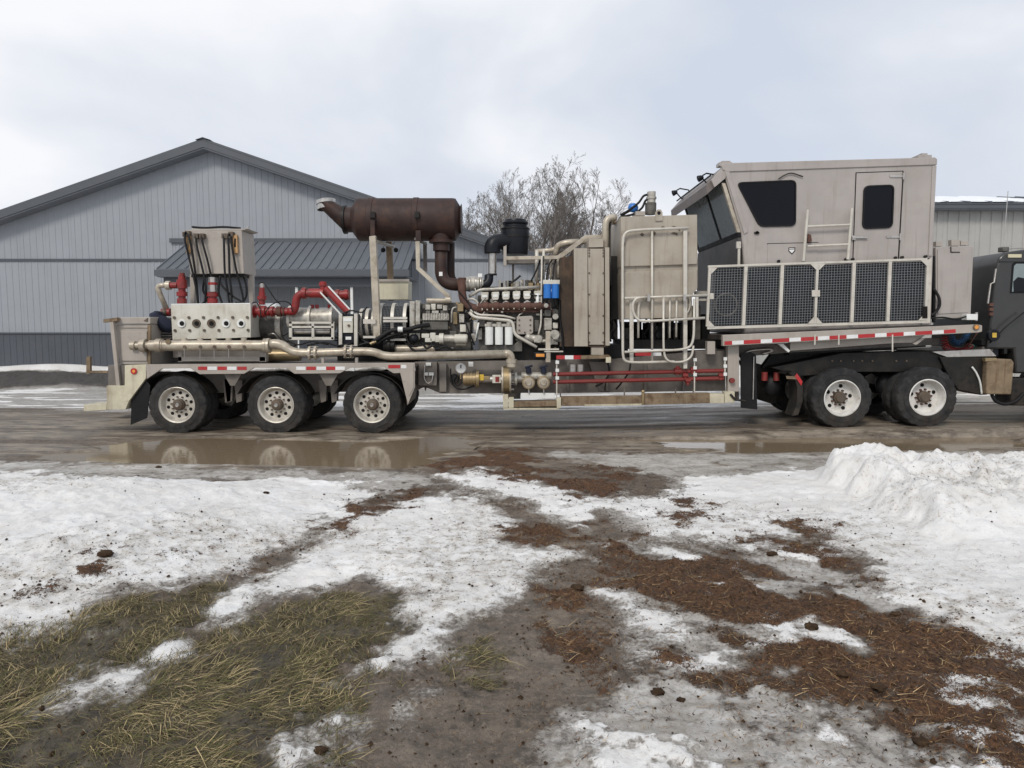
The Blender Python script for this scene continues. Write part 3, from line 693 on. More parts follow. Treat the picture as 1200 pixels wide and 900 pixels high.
# --- wheels
def tyre_mb(ro, w, ri, lugs=84, depth=0.014):
    g = lambda j: ro if (j % 4) < 3 else ro-depth
    s = lambda j: ro-0.016 if (j % 4) < 3 else ro-0.034
    prof = [(0.035, ri), (0.006, ri+0.035), (0.0, ri+0.09), (0.010, ro-0.075), (0.022, s), (0.045, g), (w*0.36, ro), (w*0.37, ro-0.012), (w*0.40, ro-0.012), (w*0.41, ro),
            (w*0.59, ro), (w*0.60, ro-0.012), (w*0.63, ro-0.012), (w*0.64, ro), (w-0.045, g), (w-0.022, s), (w-0.010, ro-0.075), (w, ri+0.09), (w-0.006, ri+0.035), (w-0.035, ri)]
    return MB().lathe((0,0,0), (0,1,0), prof, lugs, closed=True)
def side_ribs(mb, r):                                # raised rings on the sidewall
    for rr in (r,): mb.lathe((0,0,0), (0,1,0), [(-0.003, rr), (-0.003, rr+0.012), (0.01, rr+0.014), (0.01, rr-0.002)], 48, closed=True)
    return mb
RT = 0.523
me_tyre = side_ribs(tyre_mb(RT, 0.275, 0.300), 0.40).mesh('tyre', sharp=28); me_tyre.materials.append(m_tyre)
def rim_trailer():
    m = MB().lathe((0,0,0), (0,1,0), [(0.012, 0.300), (0.000, 0.318), (0.004, 0.326), (0.012, 0.322), (0.020, 0.300), (0.055, 0.280), (0.100, 0.268), (0.120, 0.255), (0.124, 0.20), (0.118, 0.165), (0.118, 0.03), (0.20, 0.03), (0.20, 0.29)][1:], 48, caps=False)
    return m
me_rim = rim_trailer().mesh('wheel'); me_rim.materials.append(m_alu)
me_hub = MB().lathe((0,0,0), (0,1,0), [(0.010, 0.001), (0.008, 0.05), (0.016, 0.058), (0.020, 0.082), (0.034, 0.090), (0.05, 0.092), (0.055, 0.102), (0.118, 0.108)], 24).mesh('hub'); me_hub.materials.append(m_hub)
me_cap = MB().lathe((0,0,0), (0,1,0), [(0.000, 0.001), (-0.004, 0.028), (0.004, 0.036), (0.02, 0.038)], 16).mesh('hub_cap'); me_cap.materials.append(m_steel)
me_nut = MB().cyl((0,0.118,0), (0,0.085,0), 0.016, 6).mesh('lug_nut'); me_nut.materials.append(m_hub)
me_hh = MB().cyl((0,0.1235,0), (0,0.1195,0), 0.031, 16).mesh('hand_hole'); me_hh.materials.append(m_hole)
def wheel_at(parent, x, y, z, out=-1, kind='trailer', rot=0.0, full=True):
    """dual wheel: rim mesh is the part; outer face at y, facing out"""
    o = Vector(ORG[parent.name])
    w = link('wheel', me_rim if kind == 'trailer' else me_rimB, parent, Vector((x,y,z))-o)
    w.rotation_euler = (0, rot, 0 if out < 0 else math.pi)
    ORG[w.name] = (x, y, z)
    ty = me_tyre if kind == 'trailer' else me_tyreB
    link('tyre', ty, w); link('tyre', ty, w, (0, 0.335, 0))
    if full:
        if kind == 'trailer':
            link('hub', me_hub, w); link('hub_cap', me_cap, w, (0, 0.004, 0))
            for k in range(10):
                a = 2*math.pi*k/10
                link('lug_nut', me_nut, w, (0.1425*math.sin(a), 0, 0.1425*math.cos(a)))
                a += math.pi/10; link('hand_hole', me_hh, w, (0.212*math.sin(a), 0, 0.212*math.cos(a)))
        else:
            link('hub', me_hubB, w)
            for k in range(10):
                a = 2*math.pi*k/10; link('lug_nut', me_nutB, w, (0.137*math.sin(a), 0, 0.137*math.cos(a)))
            for k in range(5):
                a = 2*math.pi*k/5+0.35; link('hand_hole', me_hhB, w, (0.212*math.sin(a), 0, 0.212*math.cos(a)))
    return w
for i, (px, py) in enumerate(((207, 475), (323, 474), (435.5, 473))):
    p = W(px, py, YN+0.02); zc = gz(p.x, 12.6)+RT-0.02
    wheel_at(T, p.x, YN+0.02, zc, -1, rot=0.4+i*1.1)
    wheel_at(T, p.x, YF-0.02, gz(p.x, 14.7)+RT-0.02, 1, rot=0.2*i, full=False)
    B(MB().cyl((p.x, YN+0.3, zc), (p.x, YF-0.3, zc), 0.065, 12), 'axle', m_frame, T)
# --- rear deck, skirts with cut-outs over the wheels
zd = W(300, 427, YN).z
xa, xb = W(150, 427, YN).x, W(486, 426, YN).x
B(MB().box(xa, xb, YN+0.06, YF-0.06, zd-0.05, zd-0.006), 'deck_plate', m_frame, T)
skirt = [(171,427),(486,425),(486,454),(478,474),(469,437),(461,437.5),(450,430.5),(410,431),(398,437.5),(345,438),(335,431),(298,431),(286,438),(234,438.5),(223,431.5),(190,432),(172,444)]
B(MB().prism(skirt, YN, YN+0.05), 'fender_skirt', m_paint, T, 0.004)
sk = MB(); q = [W(x, y, YN) for x, y in skirt]; sk.poly([(p.x, p.z) for p in q], YF-0.05, YF); B(sk, 'fender_skirt', m_paint, T)
B(MB().prism([(476,427.5),(484.5,427),(484.5,454),(479.5,464)], YN-0.012, YN-0.002), 'edge_plate', m_paint, T)
for y0 in (13.02, 14.15):
    B(MB().prism([(150,436),(500,435),(500,452),(480,462),(440,459),(150,461)], y0, y0+0.12), 'frame_rail', m_frame, T)
for px in (266, 279, 378, 391, 268):
    B(MB().prism([(px-5,445),(px+5,445),(px+4,470),(px-2,472)], 12.86, 12.96), 'spring_hanger', m_frame, T)
for px0, px1 in ((262, 283), (374, 396)):
    B(MB().prism([(px0,438),(px1,438),(px1-8,452),(px0+8,452)], 12.5, 12.53), 'gusset', m_frame, T)
for px, c in ((232,'r'),(243,'w'),(255,'r'),(266,'w'),(278,'r'),(347,'w'),(359,'r'),(371,'w'),(382,'r'),(393,'w'),(455,'r'),(470,'w')):
    w = 11 if c == 'r' else 11
    if px >= 455: w = 14
    y = 429.6 if px < 400 else 427.6; h = 4.0
    B(MB().R(px, y, px+w, y+h, YN-0.0045, YN-0.001), 'reflective_tape', m_tapeR if c == 'r' else m_tapeW, T)
for i, px in enumerate((207, 323, 435)):               # inner wheel arch liners
    p = W(px, 474, 12.7); a = [p + Vector((0.68*math.cos(t), 0, 0.60*math.sin(t))) for t in np.linspace(0.35, math.pi-0.35, 9)]
    m = MB(); o2 = [(v.x, v.z) for v in a]; i2 = [(p.x+(v.x-p.x)*0.985, p.z+(v.z-p.z)*0.985) for v in a]
    ring = o2 + i2[::-1]
    zmax = zd-0.055; ring = [(x, min(z, zmax - (0.0 if k < 9 else 0.008))) for k, (x, z) in enumerate(ring)]
    m.poly(ring, YN+0.14, YN+0.66); B(m, 'wheel_arch', m_blackm, T)
B(MB().prism([(155,440),(171,445),(176,452),(172,490),(153,498)], YN+0.05, YN+0.07), 'mud_flap', m_black, T)
B(MB().prism([(474,438),(485,454),(482,470),(477,475)], YN+0.08, YN+0.62), 'mud_flap', m_frame, T)
# --- rear bumper, step and post
B(MB().prism([(146,428),(171,427),(171,443),(151,470),(146,470)], YN-0.004, YN+0.05), 'bumper_panel', m_cream, T, 0.003)
B(MB().prism([(125,452),(151,452),(151,470),(147,480),(125,480)], YN+0.003, YN+0.6), 'bumper_block', m_cream, T, 0.004)
B(MB().prism([(125,452),(147,452),(147,479),(125,479)], YF-0.6, YF), 'bumper_block', m_cream, T, 0.004)
B(MB().box(W(127,452,YN).x, W(145,452,YN).x, YN+0.603, YF-0.603, W(130,476,YN).z, W(130,456,YN).z), 'bumper_beam', m_frame, T)
B(MB().prism([(98,474.5),(124.8,473.5),(124.8,480.5),(98,482)], YN+0.02, YN+0.5), 'step', m_cream, T, 0.004)
B(MB().R(126.5,428,145.5,451.8,YN+0.10,YN+0.6), 'step_box', m_frame, T, 0.004)
B(MB().tube(PP((131.5,375,YN+0.06),(139.5,452,YN+0.06)), 0.045, 4), 'corner_post', m_paint, T)
B(MB().prism([(121,374),(137,372),(137,376),(121,378)], YN+0.02, YN+0.12), 'post_cap', m_rust, T)
B(MB().R(101,418,105.5,438,13.2,13.26).R(105.5,434.5,126,437,13.2,13.26), 'rail_stub', m_rust, T)
lp = B(MB().cy(156.5, 435, YN-0.025, YN-0.0045, 3.6, 20), 'tail_lamp', m_tapeR, T); B(MB().cy(156.5, 435, YN-0.030, YN-0.0255, 1.7, 14), 'lens', m_amber, lp)
# --- rear cabinet
cb = B(MB().prism([(134,380),(176,380),(176,428),(141,428)], YN+0.16, YN+1.3), 'cabinet', m_paint, T, 0.01)
B(MB().prism([(133,372),(176,371.5),(176,379.6),(134,379.6)], YN+0.13, YN+1.33), 'cabinet_lid', m_paint, cb, 0.008)
B(MB().R(142,388,172,423,YN+0.135,YN+0.158), 'door', m_paint, cb, 0.006)
for a in ((141,381.5,174.5,384),(141,424.5,174.5,426.5)): B(MB().R(*a,YN+0.14,YN+0.158), 'trim', m_paint, cb)
B(MB().R(172.8,381,176.2,427.5,YN+0.12,YN+0.158), 'corner_angle', m_rust, cb)
B(MB().prism([(168,376),(173,372.5),(172.5,377)], YN+0.115, YN+0.128), 'latch', m_hub, cb)
cr = B(MB().R(176.5,379,202,402,12.95,13.4), 'crate', m_blackm, T)
for k in range(7): B(MB().R(177,380.2+k*3.1,201,381.6+k*3.1,12.93,12.948), 'slat', m_frame, cr)
# --- pump: fluid end, power end, grease tank
pump = B(MB().prism([(200,357.5),(293.5,356.5),(294,395.5),(202,398.5)], 12.86, 13.42), 'pump', m_mach, T, 0.006)
B(MB().prism([(200.5,356),(293,355),(293,356.3),(200.5,357.2)], 12.87, 13.40), 'top_plate', m_white, pump)
holes = [(213,379,'w'),(230.3,379,'r'),(247.7,379,'r'),(265,379,'w'),(282.5,379,'w')]
for px, py, c in holes:
    r = B(MB().lathe(W(px,py,12.86), (0,1,0), [(-0.022,0.045),(-0.026,0.072),(-0.006,0.080),(-0.001,0.080)], 20), 'cover_ring', m_white if c == 'w' else m_hub, pump)
    B(MB().cy(px, py, 12.828, 12.8375, 2.7, 18), 'bore', m_hole, pump)
bl = []
for k in range(6):
    x = 204.5+17.1*k
    bl += [W(x, 372.2-0.06*k, 12.86), W(x+0.9, 387.3-0.1*k, 12.86)]
me_b2 = MB().cyl((0,0,0), (0,-0.022,0), 0.026, 10).mesh('bolt'); me_b2.materials.append(m_hub); bolts(pump, bl, me_=me_b2)
B(MB().R(205,361,322,400,13.43,14.35), 'power_end', m_engine, pump, 0.03)
c = W(312, 366, 13.9); B(MB().lathe((W(296,366,13.9).x,13.9,c.z-0.12), (1,0,0), [(0,0.30),(0.5,0.30),(0.52,0.26),(0.6,0.2)], 24), 'crank_cover', m_white, pump)
B(MB().R(203,399,322,419,13.0,14.4), 'pump_skid', m_frame, pump)
B(MB().R(208.5,418,311,423.5,12.66,12.78).R(304,409,312,424,12.66,12.78).R(208.5,410,213,424,12.66,12.78), 'skid_beam', m_paint, pump, 0.004)
gb = B(MB().prism([(214.5,271),(283,270),(286,320.5),(223.5,321)], 13.10, 13.72), 'grease_tank', m_paint, T, 0.006)
B(MB().prism([(226,268.2),(290,268),(284.5,269.8),(216,270.8)], 13.13, 13.70), 'tank_lid', m_paint, gb)
B(MB().tube(spline(PP((225,266,13.3),(240,267,13.3),(262,266,13.3),(282,267.5,13.3))), 0.02, 6), 'gasket', m_black, gb)
for px in (224.5, 289): B(MB().R(px,265,px+2,269,13.3,13.34), 'latch', m_steel, gb)
for px0, px1 in ((222.5,226),(290,295)): B(MB().prism([(px0,321.4),(px0+6,321.4),(px1+1.5,357),(px1-3,357)], 13.45, 13.55), 'stand_leg', m_paint, gb)
B(MB().R(224,321.5,286,325,13.2,13.6), 'manifold_tray', m_blackm, gb)
for px in (217.2, 272.3):
    gh = B(MB().prism([(px,276),(px+5.2,275),(px+6.2,296.5),(px+1,297)], 13.04, 13.095), 'sight_board', m_wood, gb, 0.003)
    B(MB().R(px+2,279.5,px+4,289.5,13.034,13.0395), 'slot', m_rust if px < 250 else m_hole, gb)
hose_r = 0.020
HO = [[(216,273,13.0),(217,283,12.98),(221,300,13.0),(227,325,13.0),(231,345,13.0),(232,357,13.05)],
      [(219,272,13.02),(222,280,12.99),(226,300,13.0),(230,330,13.05),(232.5,357,13.08)],
      [(229,275,13.02),(231,290,12.99),(236,310,13.0),(241,335,13.0),(240,357,13.1)],
      [(236,275,13.02),(237.5,285,12.99),(243,305,13.0),(247,322,13.05),(250,330,13.05)],
      [(262,275,13.02),(262.5,290,12.98),(263.5,320,13.0),(266.5,340,13.0),(269,357,13.1)],
      [(267,275,13.02),(268,290,12.98),(269,320,13.0),(271,342,13.0),(271.5,357,13.1)],
      [(270,273,13.02),(272,290,12.99),(276.5,315,13.0),(283,340,13.05),(286,357,13.1)],
      [(284,322,13.3),(288,332,13.25),(289,345,13.2),(284,354,13.2),(276,355,13.2)],
      [(256,323,13.2),(259,333,13.1),(270,345,13.05),(281,352,13.05),(290,358,13.05)],
      [(240,323,13.2),(238,340,13.2),(243,350,13.15),(236,357,13.15)],
      [(258,323,13.1),(256,340,13.1),(258,349,13.1),(261,357,13.1)],
      [(292,358,13.0),(299,354,12.95),(304,360,12.9),(306,372,12.9)],
      [(303,333,13.0),(308,331,12.98),(314,338,12.95),(322,350,12.95),(328,356,13.0)],
      [(310,368,12.9),(317,358,12.88),(330,353,12.86),(340,356,12.9),(343,366,12.95)],
      [(312,372,12.9),(316,380,12.85),(322,389,12.8),(329,398,12.75)]]
for i, h in enumerate(HO):
    B(MB().tube(spline(PP(*h)), hose_r if i < 11 else 0.010, 7), 'hose', m_black, gb, sharp=180)
    if i < 7: B(MB().R(h[0][0]-2.6, h[0][1]-1.5, h[0][0]+2.6, h[0][1]+4, 13.0, 13.095), 'hose_fitting', m_hub, gb)
# --- red valves and treating iron
def stack(px, segs, Y, name, mat=None):              # upright valve body from (y0,y1,r) slices
    m = MB()
    for y0, y1, r in segs: m.cz(px, y0, y1, Y, r, 14)
    return B(m, name, mat or m_red, T)
v1 = stack(213.3, [(320,323,3.0),(323,328,4.0),(328,338,5.8),(338,342,4.0),(342,347,6.0),(347,350,4.0),(350,357,5.4)], 13.1, 'relief_valve')
B(MB().cx(199.5,208,334.5,13.1,3.6), 'branch', m_red, v1); B(MB().cx(195,200,334.5,13.1,5.2), 'union_nut', m_pipe, v1)
B(MB().tube(soft(PP((196,333.8,13.1),(183.5,335,13.1),(195.5,363,13.15)), 0.09), 0.047, 12), 'relief_pipe', m_pipe, v1, sharp=180)
B(MB().cx(190,200,366,13.15,4.5), 'relief_flange', m_red, v1); B(MB().ball(W(193,366,13.12), 0.07), 'relief_cap', m_hub, v1, sharp=180)
v2 = stack(249.3, [(326,331,3.5),(331,334,5.4),(334,338,3.6),(338,343,4.2),(343,347.5,6.5),(347.5,350,4.4),(350,357,5.8)], 13.1, 'gauge_valve')
B(MB().cz(249.3,325,342,13.095,4.6), 'sensor', m_steel, v2)
v3 = stack(307, [(334,337,2.2),(337,343,3.0),(343,347,3.6),(347,351,5.2),(351,357,3.6)], 13.2, 'gauge_valve'); B(MB().cz(307,332,342,13.195,2.6), 'sensor', m_steel, v3)
iron = B(MB().cx(294.5,345,365,13.05,4.2,16), 'discharge_iron', m_red, T)
for a, b_, r in ((294.3,299,7.5),(304,311.5,6.8),(313.5,316,5.2),(318,321,6.2),(325,330,6.2),(332,334,5.4)): B(MB().cx(a,b_,365,13.05,r,12), 'hammer_union', m_red if a < 322 else m_maniR, iron)
B(MB().tube(soft(PP((338,365,13.05),(346,364.8,13.05),(347.5,344,13.05),(384,343.5,13.05)), 0.16, 7), 0.072, 14), 'elbow_pipe', m_red, iron, sharp=180)
for a, b_, r in ((354.5,359,6.6),(362,376,5.4),(376,380,6.2)): B(MB().cx(a,b_,343.6,13.05,r,14), 'union', m_red, iron)
B(MB().cz(378.5,330,343,13.05,3.4).cz(378.5,331.5,335,13.05,4.6), 'swivel', m_red, iron)
B(MB().tube(PP((381,338,12.98),(408,365.5,12.98)), 0.062, 12), 'swivel_arm', m_red, iron)
for d in (-1, 1): B(MB().tube(PP((380+d*4.8,339-d*3.4,12.95),(405+d*4.8,366-d*3.4,12.95)), 0.016, 6), 'arm_stripe', m_white, iron)
B(MB().cx(390,409,345.5,13.4,5.0).cx(394,398,345.5,13.4,6.5).cx(404,408,345.5,13.4,6.2), 'back_iron', m_red, iron)
for px in (366, 371.5, 386): B(MB().cz(px,357,362,13.3,2.2,8), 'plug', m_red, iron)
# --- suction manifold and the long suction line
suc = B(MB().cx(176,311,405,12.50,6.3,20), 'suction_manifold', m_pipe, T, sharp=40)
for a, b_, r in ((153.5,159,5.2),(159,164,3.6),(164,166,5.5),(166,171.5,7.8),(171.5,176,4.8),(176,184,6.6),(184,190,8.2),(190,192,7.0),(309.5,313,8.4),(313.5,316.5,8.8)): B(MB().cx(a,b_,405,12.50,r,20), 'coupling', m_pipe, suc)
B(MB().cy(196.5,400.5,12.395,12.44,3.0,12), 'rust_patch', m_rust, suc)
for px in (216,234.5,251,268,286):
    B(MB().cz(px,396,404,12.56,3.4,12), 'feed_neck', m_pipe, suc); B(MB().cy(px,406.5,12.392,12.42,2.0,10), 'drain_plug', m_hub, suc)
    B(MB().tube(PP((px,408,12.42),(px,420,12.42)), 0.006, 5), 'drain_wire', m_steel, suc)
line = PP((314,403.5,12.50),(328,402.5,12.50),(343,413,12.50),(365,413.5,12.50),(414,411.8,12.50),(438,411.8,12.50),(451,417.8,12.50),(592,414.7,12.50))
sl_ = B(MB().tube(soft(line, 0.2, 6), [0.085]*9 + [0.072]*(len(soft(line,0.2,6))-9), 18), 'suction_line', m_pipe, T, sharp=180)
B(MB().tube(soft(PP((590,414.7,12.50),(599,414.5,12.50),(599.5,432,12.52)), 0.12, 6), 0.072, 16), 'elbow', m_pipe, sl_, sharp=180)
B(MB().cz(599.5,421,425,12.50,6.5).cz(599.5,425,430,12.50,5.6), 'collar', m_pipe, sl_)
for px, y in ((367,413.5),(409,412)):
    for d in (-3.4, 3.4): B(MB().cx(px+d-1.2,px+d+1.2,y,12.50,8.0,18), 'flange', m_pipe, sl_)
    for a in range(6):
        t = a*math.pi/3+0.3; p = W(px, y, 12.50) + Vector((0, 0.105*math.cos(t), 0.105*math.sin(t)))
        B(MB().cyl(p-Vector((0.09,0,0)), p+Vector((0.09,0,0)), 0.012, 6), 'stud', m_steel, sl_)
for px in (378.5, 418): B(MB().cz(px,419,427,12.50,2.0,8), 'pipe_support', m_paint, sl_)
B(MB().cx(314.5,352,416,13.0,7,14), 'oil_cooler', m_copper, T)
# --- gearbox end, shaft guards
gear = B(MB().cx(298,336,382,13.55,17,28), 'clutch_housing', m_engine, T); B(MB().cx(328,334,382,13.55,19,28), 'flange', m_silver, gear)
def guard(x0, x1, y0, y1, Y, slope_=0.0):
    r = (y1-y0)/2; yc = (y0+y1)/2
    g = B(MB().cx(x0,x1,yc,Y+0.42,r*0.82,24), 'shaft_guard', m_louv, T)
    for x in (x0, (x0+x1)/2, x1):
        p = W(x, yc, Y+0.42); B(MB().lathe((p.x-0.03, Y+0.42, p.z), (1,0,0), [(0,M(r,Y)),(0.06,M(r,Y)),(0.06,M(r,Y)-0.05),(0,M(r,Y)-0.05)], 24, closed=True), 'hoop', m_tube, g)
    for yy in (yc-1, y0+(y1-y0)*0.40, y1-2):
        B(MB().R(x0, yy-1.3, x1, yy+1.3, Y-0.02, Y+0.03), 'strap', m_tube, g)
    # expanded-metal skin as crossed wires
    mm = MB(); p0, p1 = W(x0, yc, Y+0.42), W(x1, yc, Y+0.42); rr = M(r, Y)-0.02
    for k in range(26):
        a = math.pi*0.5 + math.pi*k/25; mm.tube([(p0.x, Y+0.42+rr*math.cos(a), p0.z+rr*math.sin(a)), (p1.x, Y+0.42+rr*math.cos(a), p0.z+rr*math.sin(a))], 0.0045, 3, caps=False)
    n = max(6, int((x1-x0)/1.6))
    for k in range(n+1):
        x = p0.x+(p1.x-p0.x)*k/n
        mm.tube([(x, Y+0.42+rr*math.cos(math.pi*0.5+math.pi*j/12), p0.z+rr*math.sin(math.pi*0.5+math.pi*j/12)) for j in range(13)], 0.0045, 3, caps=False)
    o = B(mm, 'guard_mesh', m_mesh, g); o['kind'] = 'stuff'
    return g
g1 = B(MB().cx(340,392,373,13.35,12.5,28), 'torque_tube', m_silver, T, sharp=40)
for x in (340,363.5,389): p = W(x,373,13.35); B(MB().lathe((p.x,13.35,p.z),(1,0,0),[(0,0.24),(0.05,0.24),(0.05,0.20),(0,0.20)],24,closed=True),'hoop',m_tube,g1)
for a in ((338.5,377,391,379.5),(338.5,382,391,384.5),(338.5,395,391,398.5),(338.5,377,342,398),(388,377,391.5,398),(365,379,368,396)): B(MB().R(*a,12.86,12.92),'cage_bar',m_tube,g1,0.004)
B(MB().R(342,384,389,395,13.1,13.15),'cage_back',m_louv,g1); B(MB().cx(345,387,388.5,13.0,3.2,12),'drive_shaft',m_steel,g1)
cpn = B(MB().prism([(396.5,368),(419.5,368),(418,405.5),(398,405.5)],12.92,13.1),'control_stand',m_louv,T)
B(MB().prism([(401.5,371),(413.5,370.5),(413.5,390),(402,390)],12.88,12.918),'panel',m_mach,cpn,0.004); B(MB().R(403.5,392,414,402,12.88,12.918),'panel',m_blackp,cpn,0.004)
B(MB().R(405,394.5,411.5,398,12.872,12.8795),'label_plate',m_white,cpn); B(MB().cy(408.5,381.5,12.86,12.879,1.5),'knob',m_hub,cpn); B(MB().R(402.5,372.5,412.5,376.5,12.872,12.8795),'label_plate',m_white,cpn)
for a in ((396.8,367.5,400.8,405.8),(414.8,367.5,418.8,405.8)): B(MB().R(*a,12.86,12.93),'side_rail',m_tube,cpn,0.004)
guard(425.5,440,361,397,12.95); guard(449,477,354.5,400,12.95)
# --- muffler on its stands
YM = 13.62; zc = W(480, 257.5, YM).z; x0, x1 = W(417,257,YM).x, W(541,257,YM).x; rm = M(24.2, YM)
muf = B(MB().lathe((x0,YM,zc),(1,0,0),[(-0.20,0.001),(-0.20,0.235),(-0.06,0.24),(0.0,rm*0.82),(0.055,rm*0.985),(0.07,rm),(x1-x0-0.16,rm),(x1-x0-0.11,rm*0.975),(x1-x0-0.025,rm*0.62),(x1-x0,0.30),(x1-x0,0.001)],48),'muffler',m_brown,T,sharp=25)
for px in (436.5, 488.5):
    p = W(px,257,YM); B(MB().lathe((p.x-0.055,YM,zc),(1,0,0),[(0,rm+0.004),(0.01,rm+0.014),(0.10,rm+0.014),(0.11,rm+0.004),(0.11,rm-0.01),(0,rm-0.01)],48,closed=True),'band',m_brown,muf)
    B(MB().R(px-2.6,248,px+2.6,255,YM-rm-0.06,YM-rm+0.06),'band_clamp',m_blackm,muf)
xo = x0-0.18; vs = []; n_ = 28
for k in range(3):
    for j in range(n_):
        t = 2*math.pi*j/n_
        if k == 0: vs.append((xo+0.02, YM+0.235*math.sin(t), zc+0.235*math.cos(t)))
        elif k == 1: vs.append((xo-0.03, YM+0.235*math.sin(t), zc+0.235*math.cos(t)))
        else: vs.append((xo-0.385+0.165*math.cos(t), YM+0.225*math.sin(t), zc+0.30+0.03*math.cos(t)))
B(MB().add(vs,[(i*n_+j,i*n_+(j+1)%n_,(i+1)*n_+(j+1)%n_,(i+1)*n_+j) for i in range(2) for j in range(n_)]),'outlet_elbow',m_brown,muf,sharp=180)
B(MB().add([(xo-0.385+r_*0.168*math.cos(2*math.pi*j/n_), YM+r_*0.228*math.sin(2*math.pi*j/n_), zc+h_+0.03*math.cos(2*math.pi*j/n_)) for r_,h_ in ((1.0,0.295),(1.04,0.30),(1.04,0.365),(0.97,0.365),(0.95,0.2)) for j in range(n_)],[(i*n_+j,i*n_+(j+1)%n_,(i+1)*n_+(j+1)%n_,(i+1)*n_+j) for i in range(4) for j in range(n_)]),'rain_lip',m_steel,muf)
B(MB().lathe((xo-0.05,YM,zc),(1,0,0),[(0,0.27),(0.05,0.27),(0.05,0.22),(0,0.22)],28,closed=True),'clamp_ring',m_blackm,muf)
po = B(MB().prism([(432.5,277),(440,276),(446,401),(438,401)],12.98,13.12),'stand_post',m_pipe,T,0.004)
B(MB().R(434,258,439,278,13.1,13.2),'stand_strap',m_brown,po)
B(MB().prism([(452,283),(458.5,283),(461,352),(455,352)],14.2,14.34),'stand_post',m_rust,T)
B(MB().tube(PP((438,282,13.1),(461,289,14.2)),0.035,6),'cross_tie',m_paint,T)
for px in (449, 464): B(MB().ball(W(px,293,14.1),0.05),'flood_lamp',m_black,T,sharp=180)
st2 = B(MB().tube(PP((489.5,283,13.2),(490,314.5,13.2),(526,348,13.2)),0.055,4),'muffler_brace',m_pipe,T)
B(MB().R(487,270,493,284,13.2,13.3),'stand_strap',m_brown,st2); B(MB().tube(PP((498,284,14.1),(498.5,318,14.1)),0.05,4),'muffler_brace',m_frame,T)
B(MB().tube(PP((487,280,13.25),(499,286,14.0)),0.03,6),'cross_tie',m_frame,T)
B(MB().cz(517,281.5,285,YM-0.1,14,24),'outlet_flange',m_brown,muf); B(MB().cz(517,274,282,YM-0.1,11,24),'outlet_neck',m_brown,muf)
ep = B(MB().tube(soft(PP((517,284,13.5),(516.5,332,13.5),(545,334.5,13.45)),0.28,8),0.118,18),'exhaust_pipe',m_brown,T,sharp=180)
B(MB().tube(soft(PP((527,284,13.85),(527,333,13.85),(552,336,13.85)),0.25,6),0.10,14),'exhaust_pipe',m_brown,T,sharp=180)
B(MB().cz(517,285,294,13.5,9.5,16),'bellows',m_brown,ep); 
for y in (290, 321): B(MB().R(514.5,y-2.4,518.5,y+2.4,13.36,13.38),'heat_label',m_white,ep)
B(MB().R(443.5,329,478.5,351,14.0,14.5),'rear_cabinet',m_cream,T,0.006); B(MB().R(442.5,327,479.5,330,13.96,13.99),'cabinet_rim',m_paint,T)
# --- transmission
tr = B(MB().prism([(484,356),(545,354),(552,372),(552,412),(486,412)],13.22,14.1),'transmission',m_engine,T,0.01)
B(MB().R(487,352,492,398,13.0,13.2).R(480,353,486,396,13.05,13.2),'bell_flange',m_silver,tr,0.004)
B(MB().R(495,367.5,526,375.5,13.02,13.22),'ribbed_cover',m_silver,tr,0.006)
for k in range(10): B(MB().R(496.2+3*k,367,497.6+3*k,375,13.0,13.018),'rib',m_silver,tr)
B(MB().R(495,376.5,525,386.5,13.04,13.22),'valve_body',m_engine,tr,0.01)
B(MB().cx(500,529,352.3,13.1,2.9,14),'breather_pipe',m_pipe,tr); B(MB().cx(522,528,351.5,13.1,4,14),'collar',m_pipe,tr)
rr = random.Random(4)
cols = [m_silver, m_engine, m_copper, m_mach, m_silver, m_blackm]
for (x,y,w,h) in ((498,357,6,6),(505,356,5.5,7),(512,357,6,5),(519,358,5,6),(499,363.5,5,4),(506,364,8,3.5),(516,363.5,9,4),(484,371,8,9),(485,381,8,7),(494,388,6,8),(527,388,8,7),(536,356,7,9),(544,361,6,12),(531,366,5,14),(538,368,6,10),(539,380,7,9),(546,378,5,12),(553,366,5,9),(555,377,5,11),(552,391,6,9),(560,384,5,14)):
    Y0 = 12.96+rr.random()*0.16
    B(MB().R(x,y,x+w,y+h,Y0,13.24),'housing',rr.choice(cols),tr,0.008)
st_ = B(MB().cx(518,548,396.8,12.93,4.6,16),'starter_motor',m_silver,tr); B(MB().cx(517,521,396.8,12.93,6.2,16).cx(545,549.5,396.8,12.93,3.6,16),'end_bell',m_mach,st_) if False else None
B(MB().cx(515,520,396.8,12.93,6.2,16),'end_bell',m_mach,tr); B(MB().cx(533,547,397,12.92,5.4,16),'motor_case',m_mach,tr); B(MB().cx(534,546,403.5,12.96,2.0,10),'solenoid',m_pipe,tr)
for x,y,w,h in ((494,391,9,5),(498,396,8,5),(504,390,6,10),(510,393,6,8)): B(MB().R(x,y,x+w,y+h,12.9,13.05),'valve_block',m_mach,tr,0.008)
B(MB().ball(W(485,397,12.95),0.095),'accumulator',m_blackp,tr,sharp=180); B(MB().cz(485,389,393,12.95,1.8,8),'accumulator_port',m_silver,tr)
B(MB().cx(450,463,405,13.0,7,16).cx(455,458,405,13.0,9,16),'hydraulic_pump',m_blackm,tr); B(MB().cx(463,510,409,13.05,5,14),'lower_pipe',m_pipe,tr)
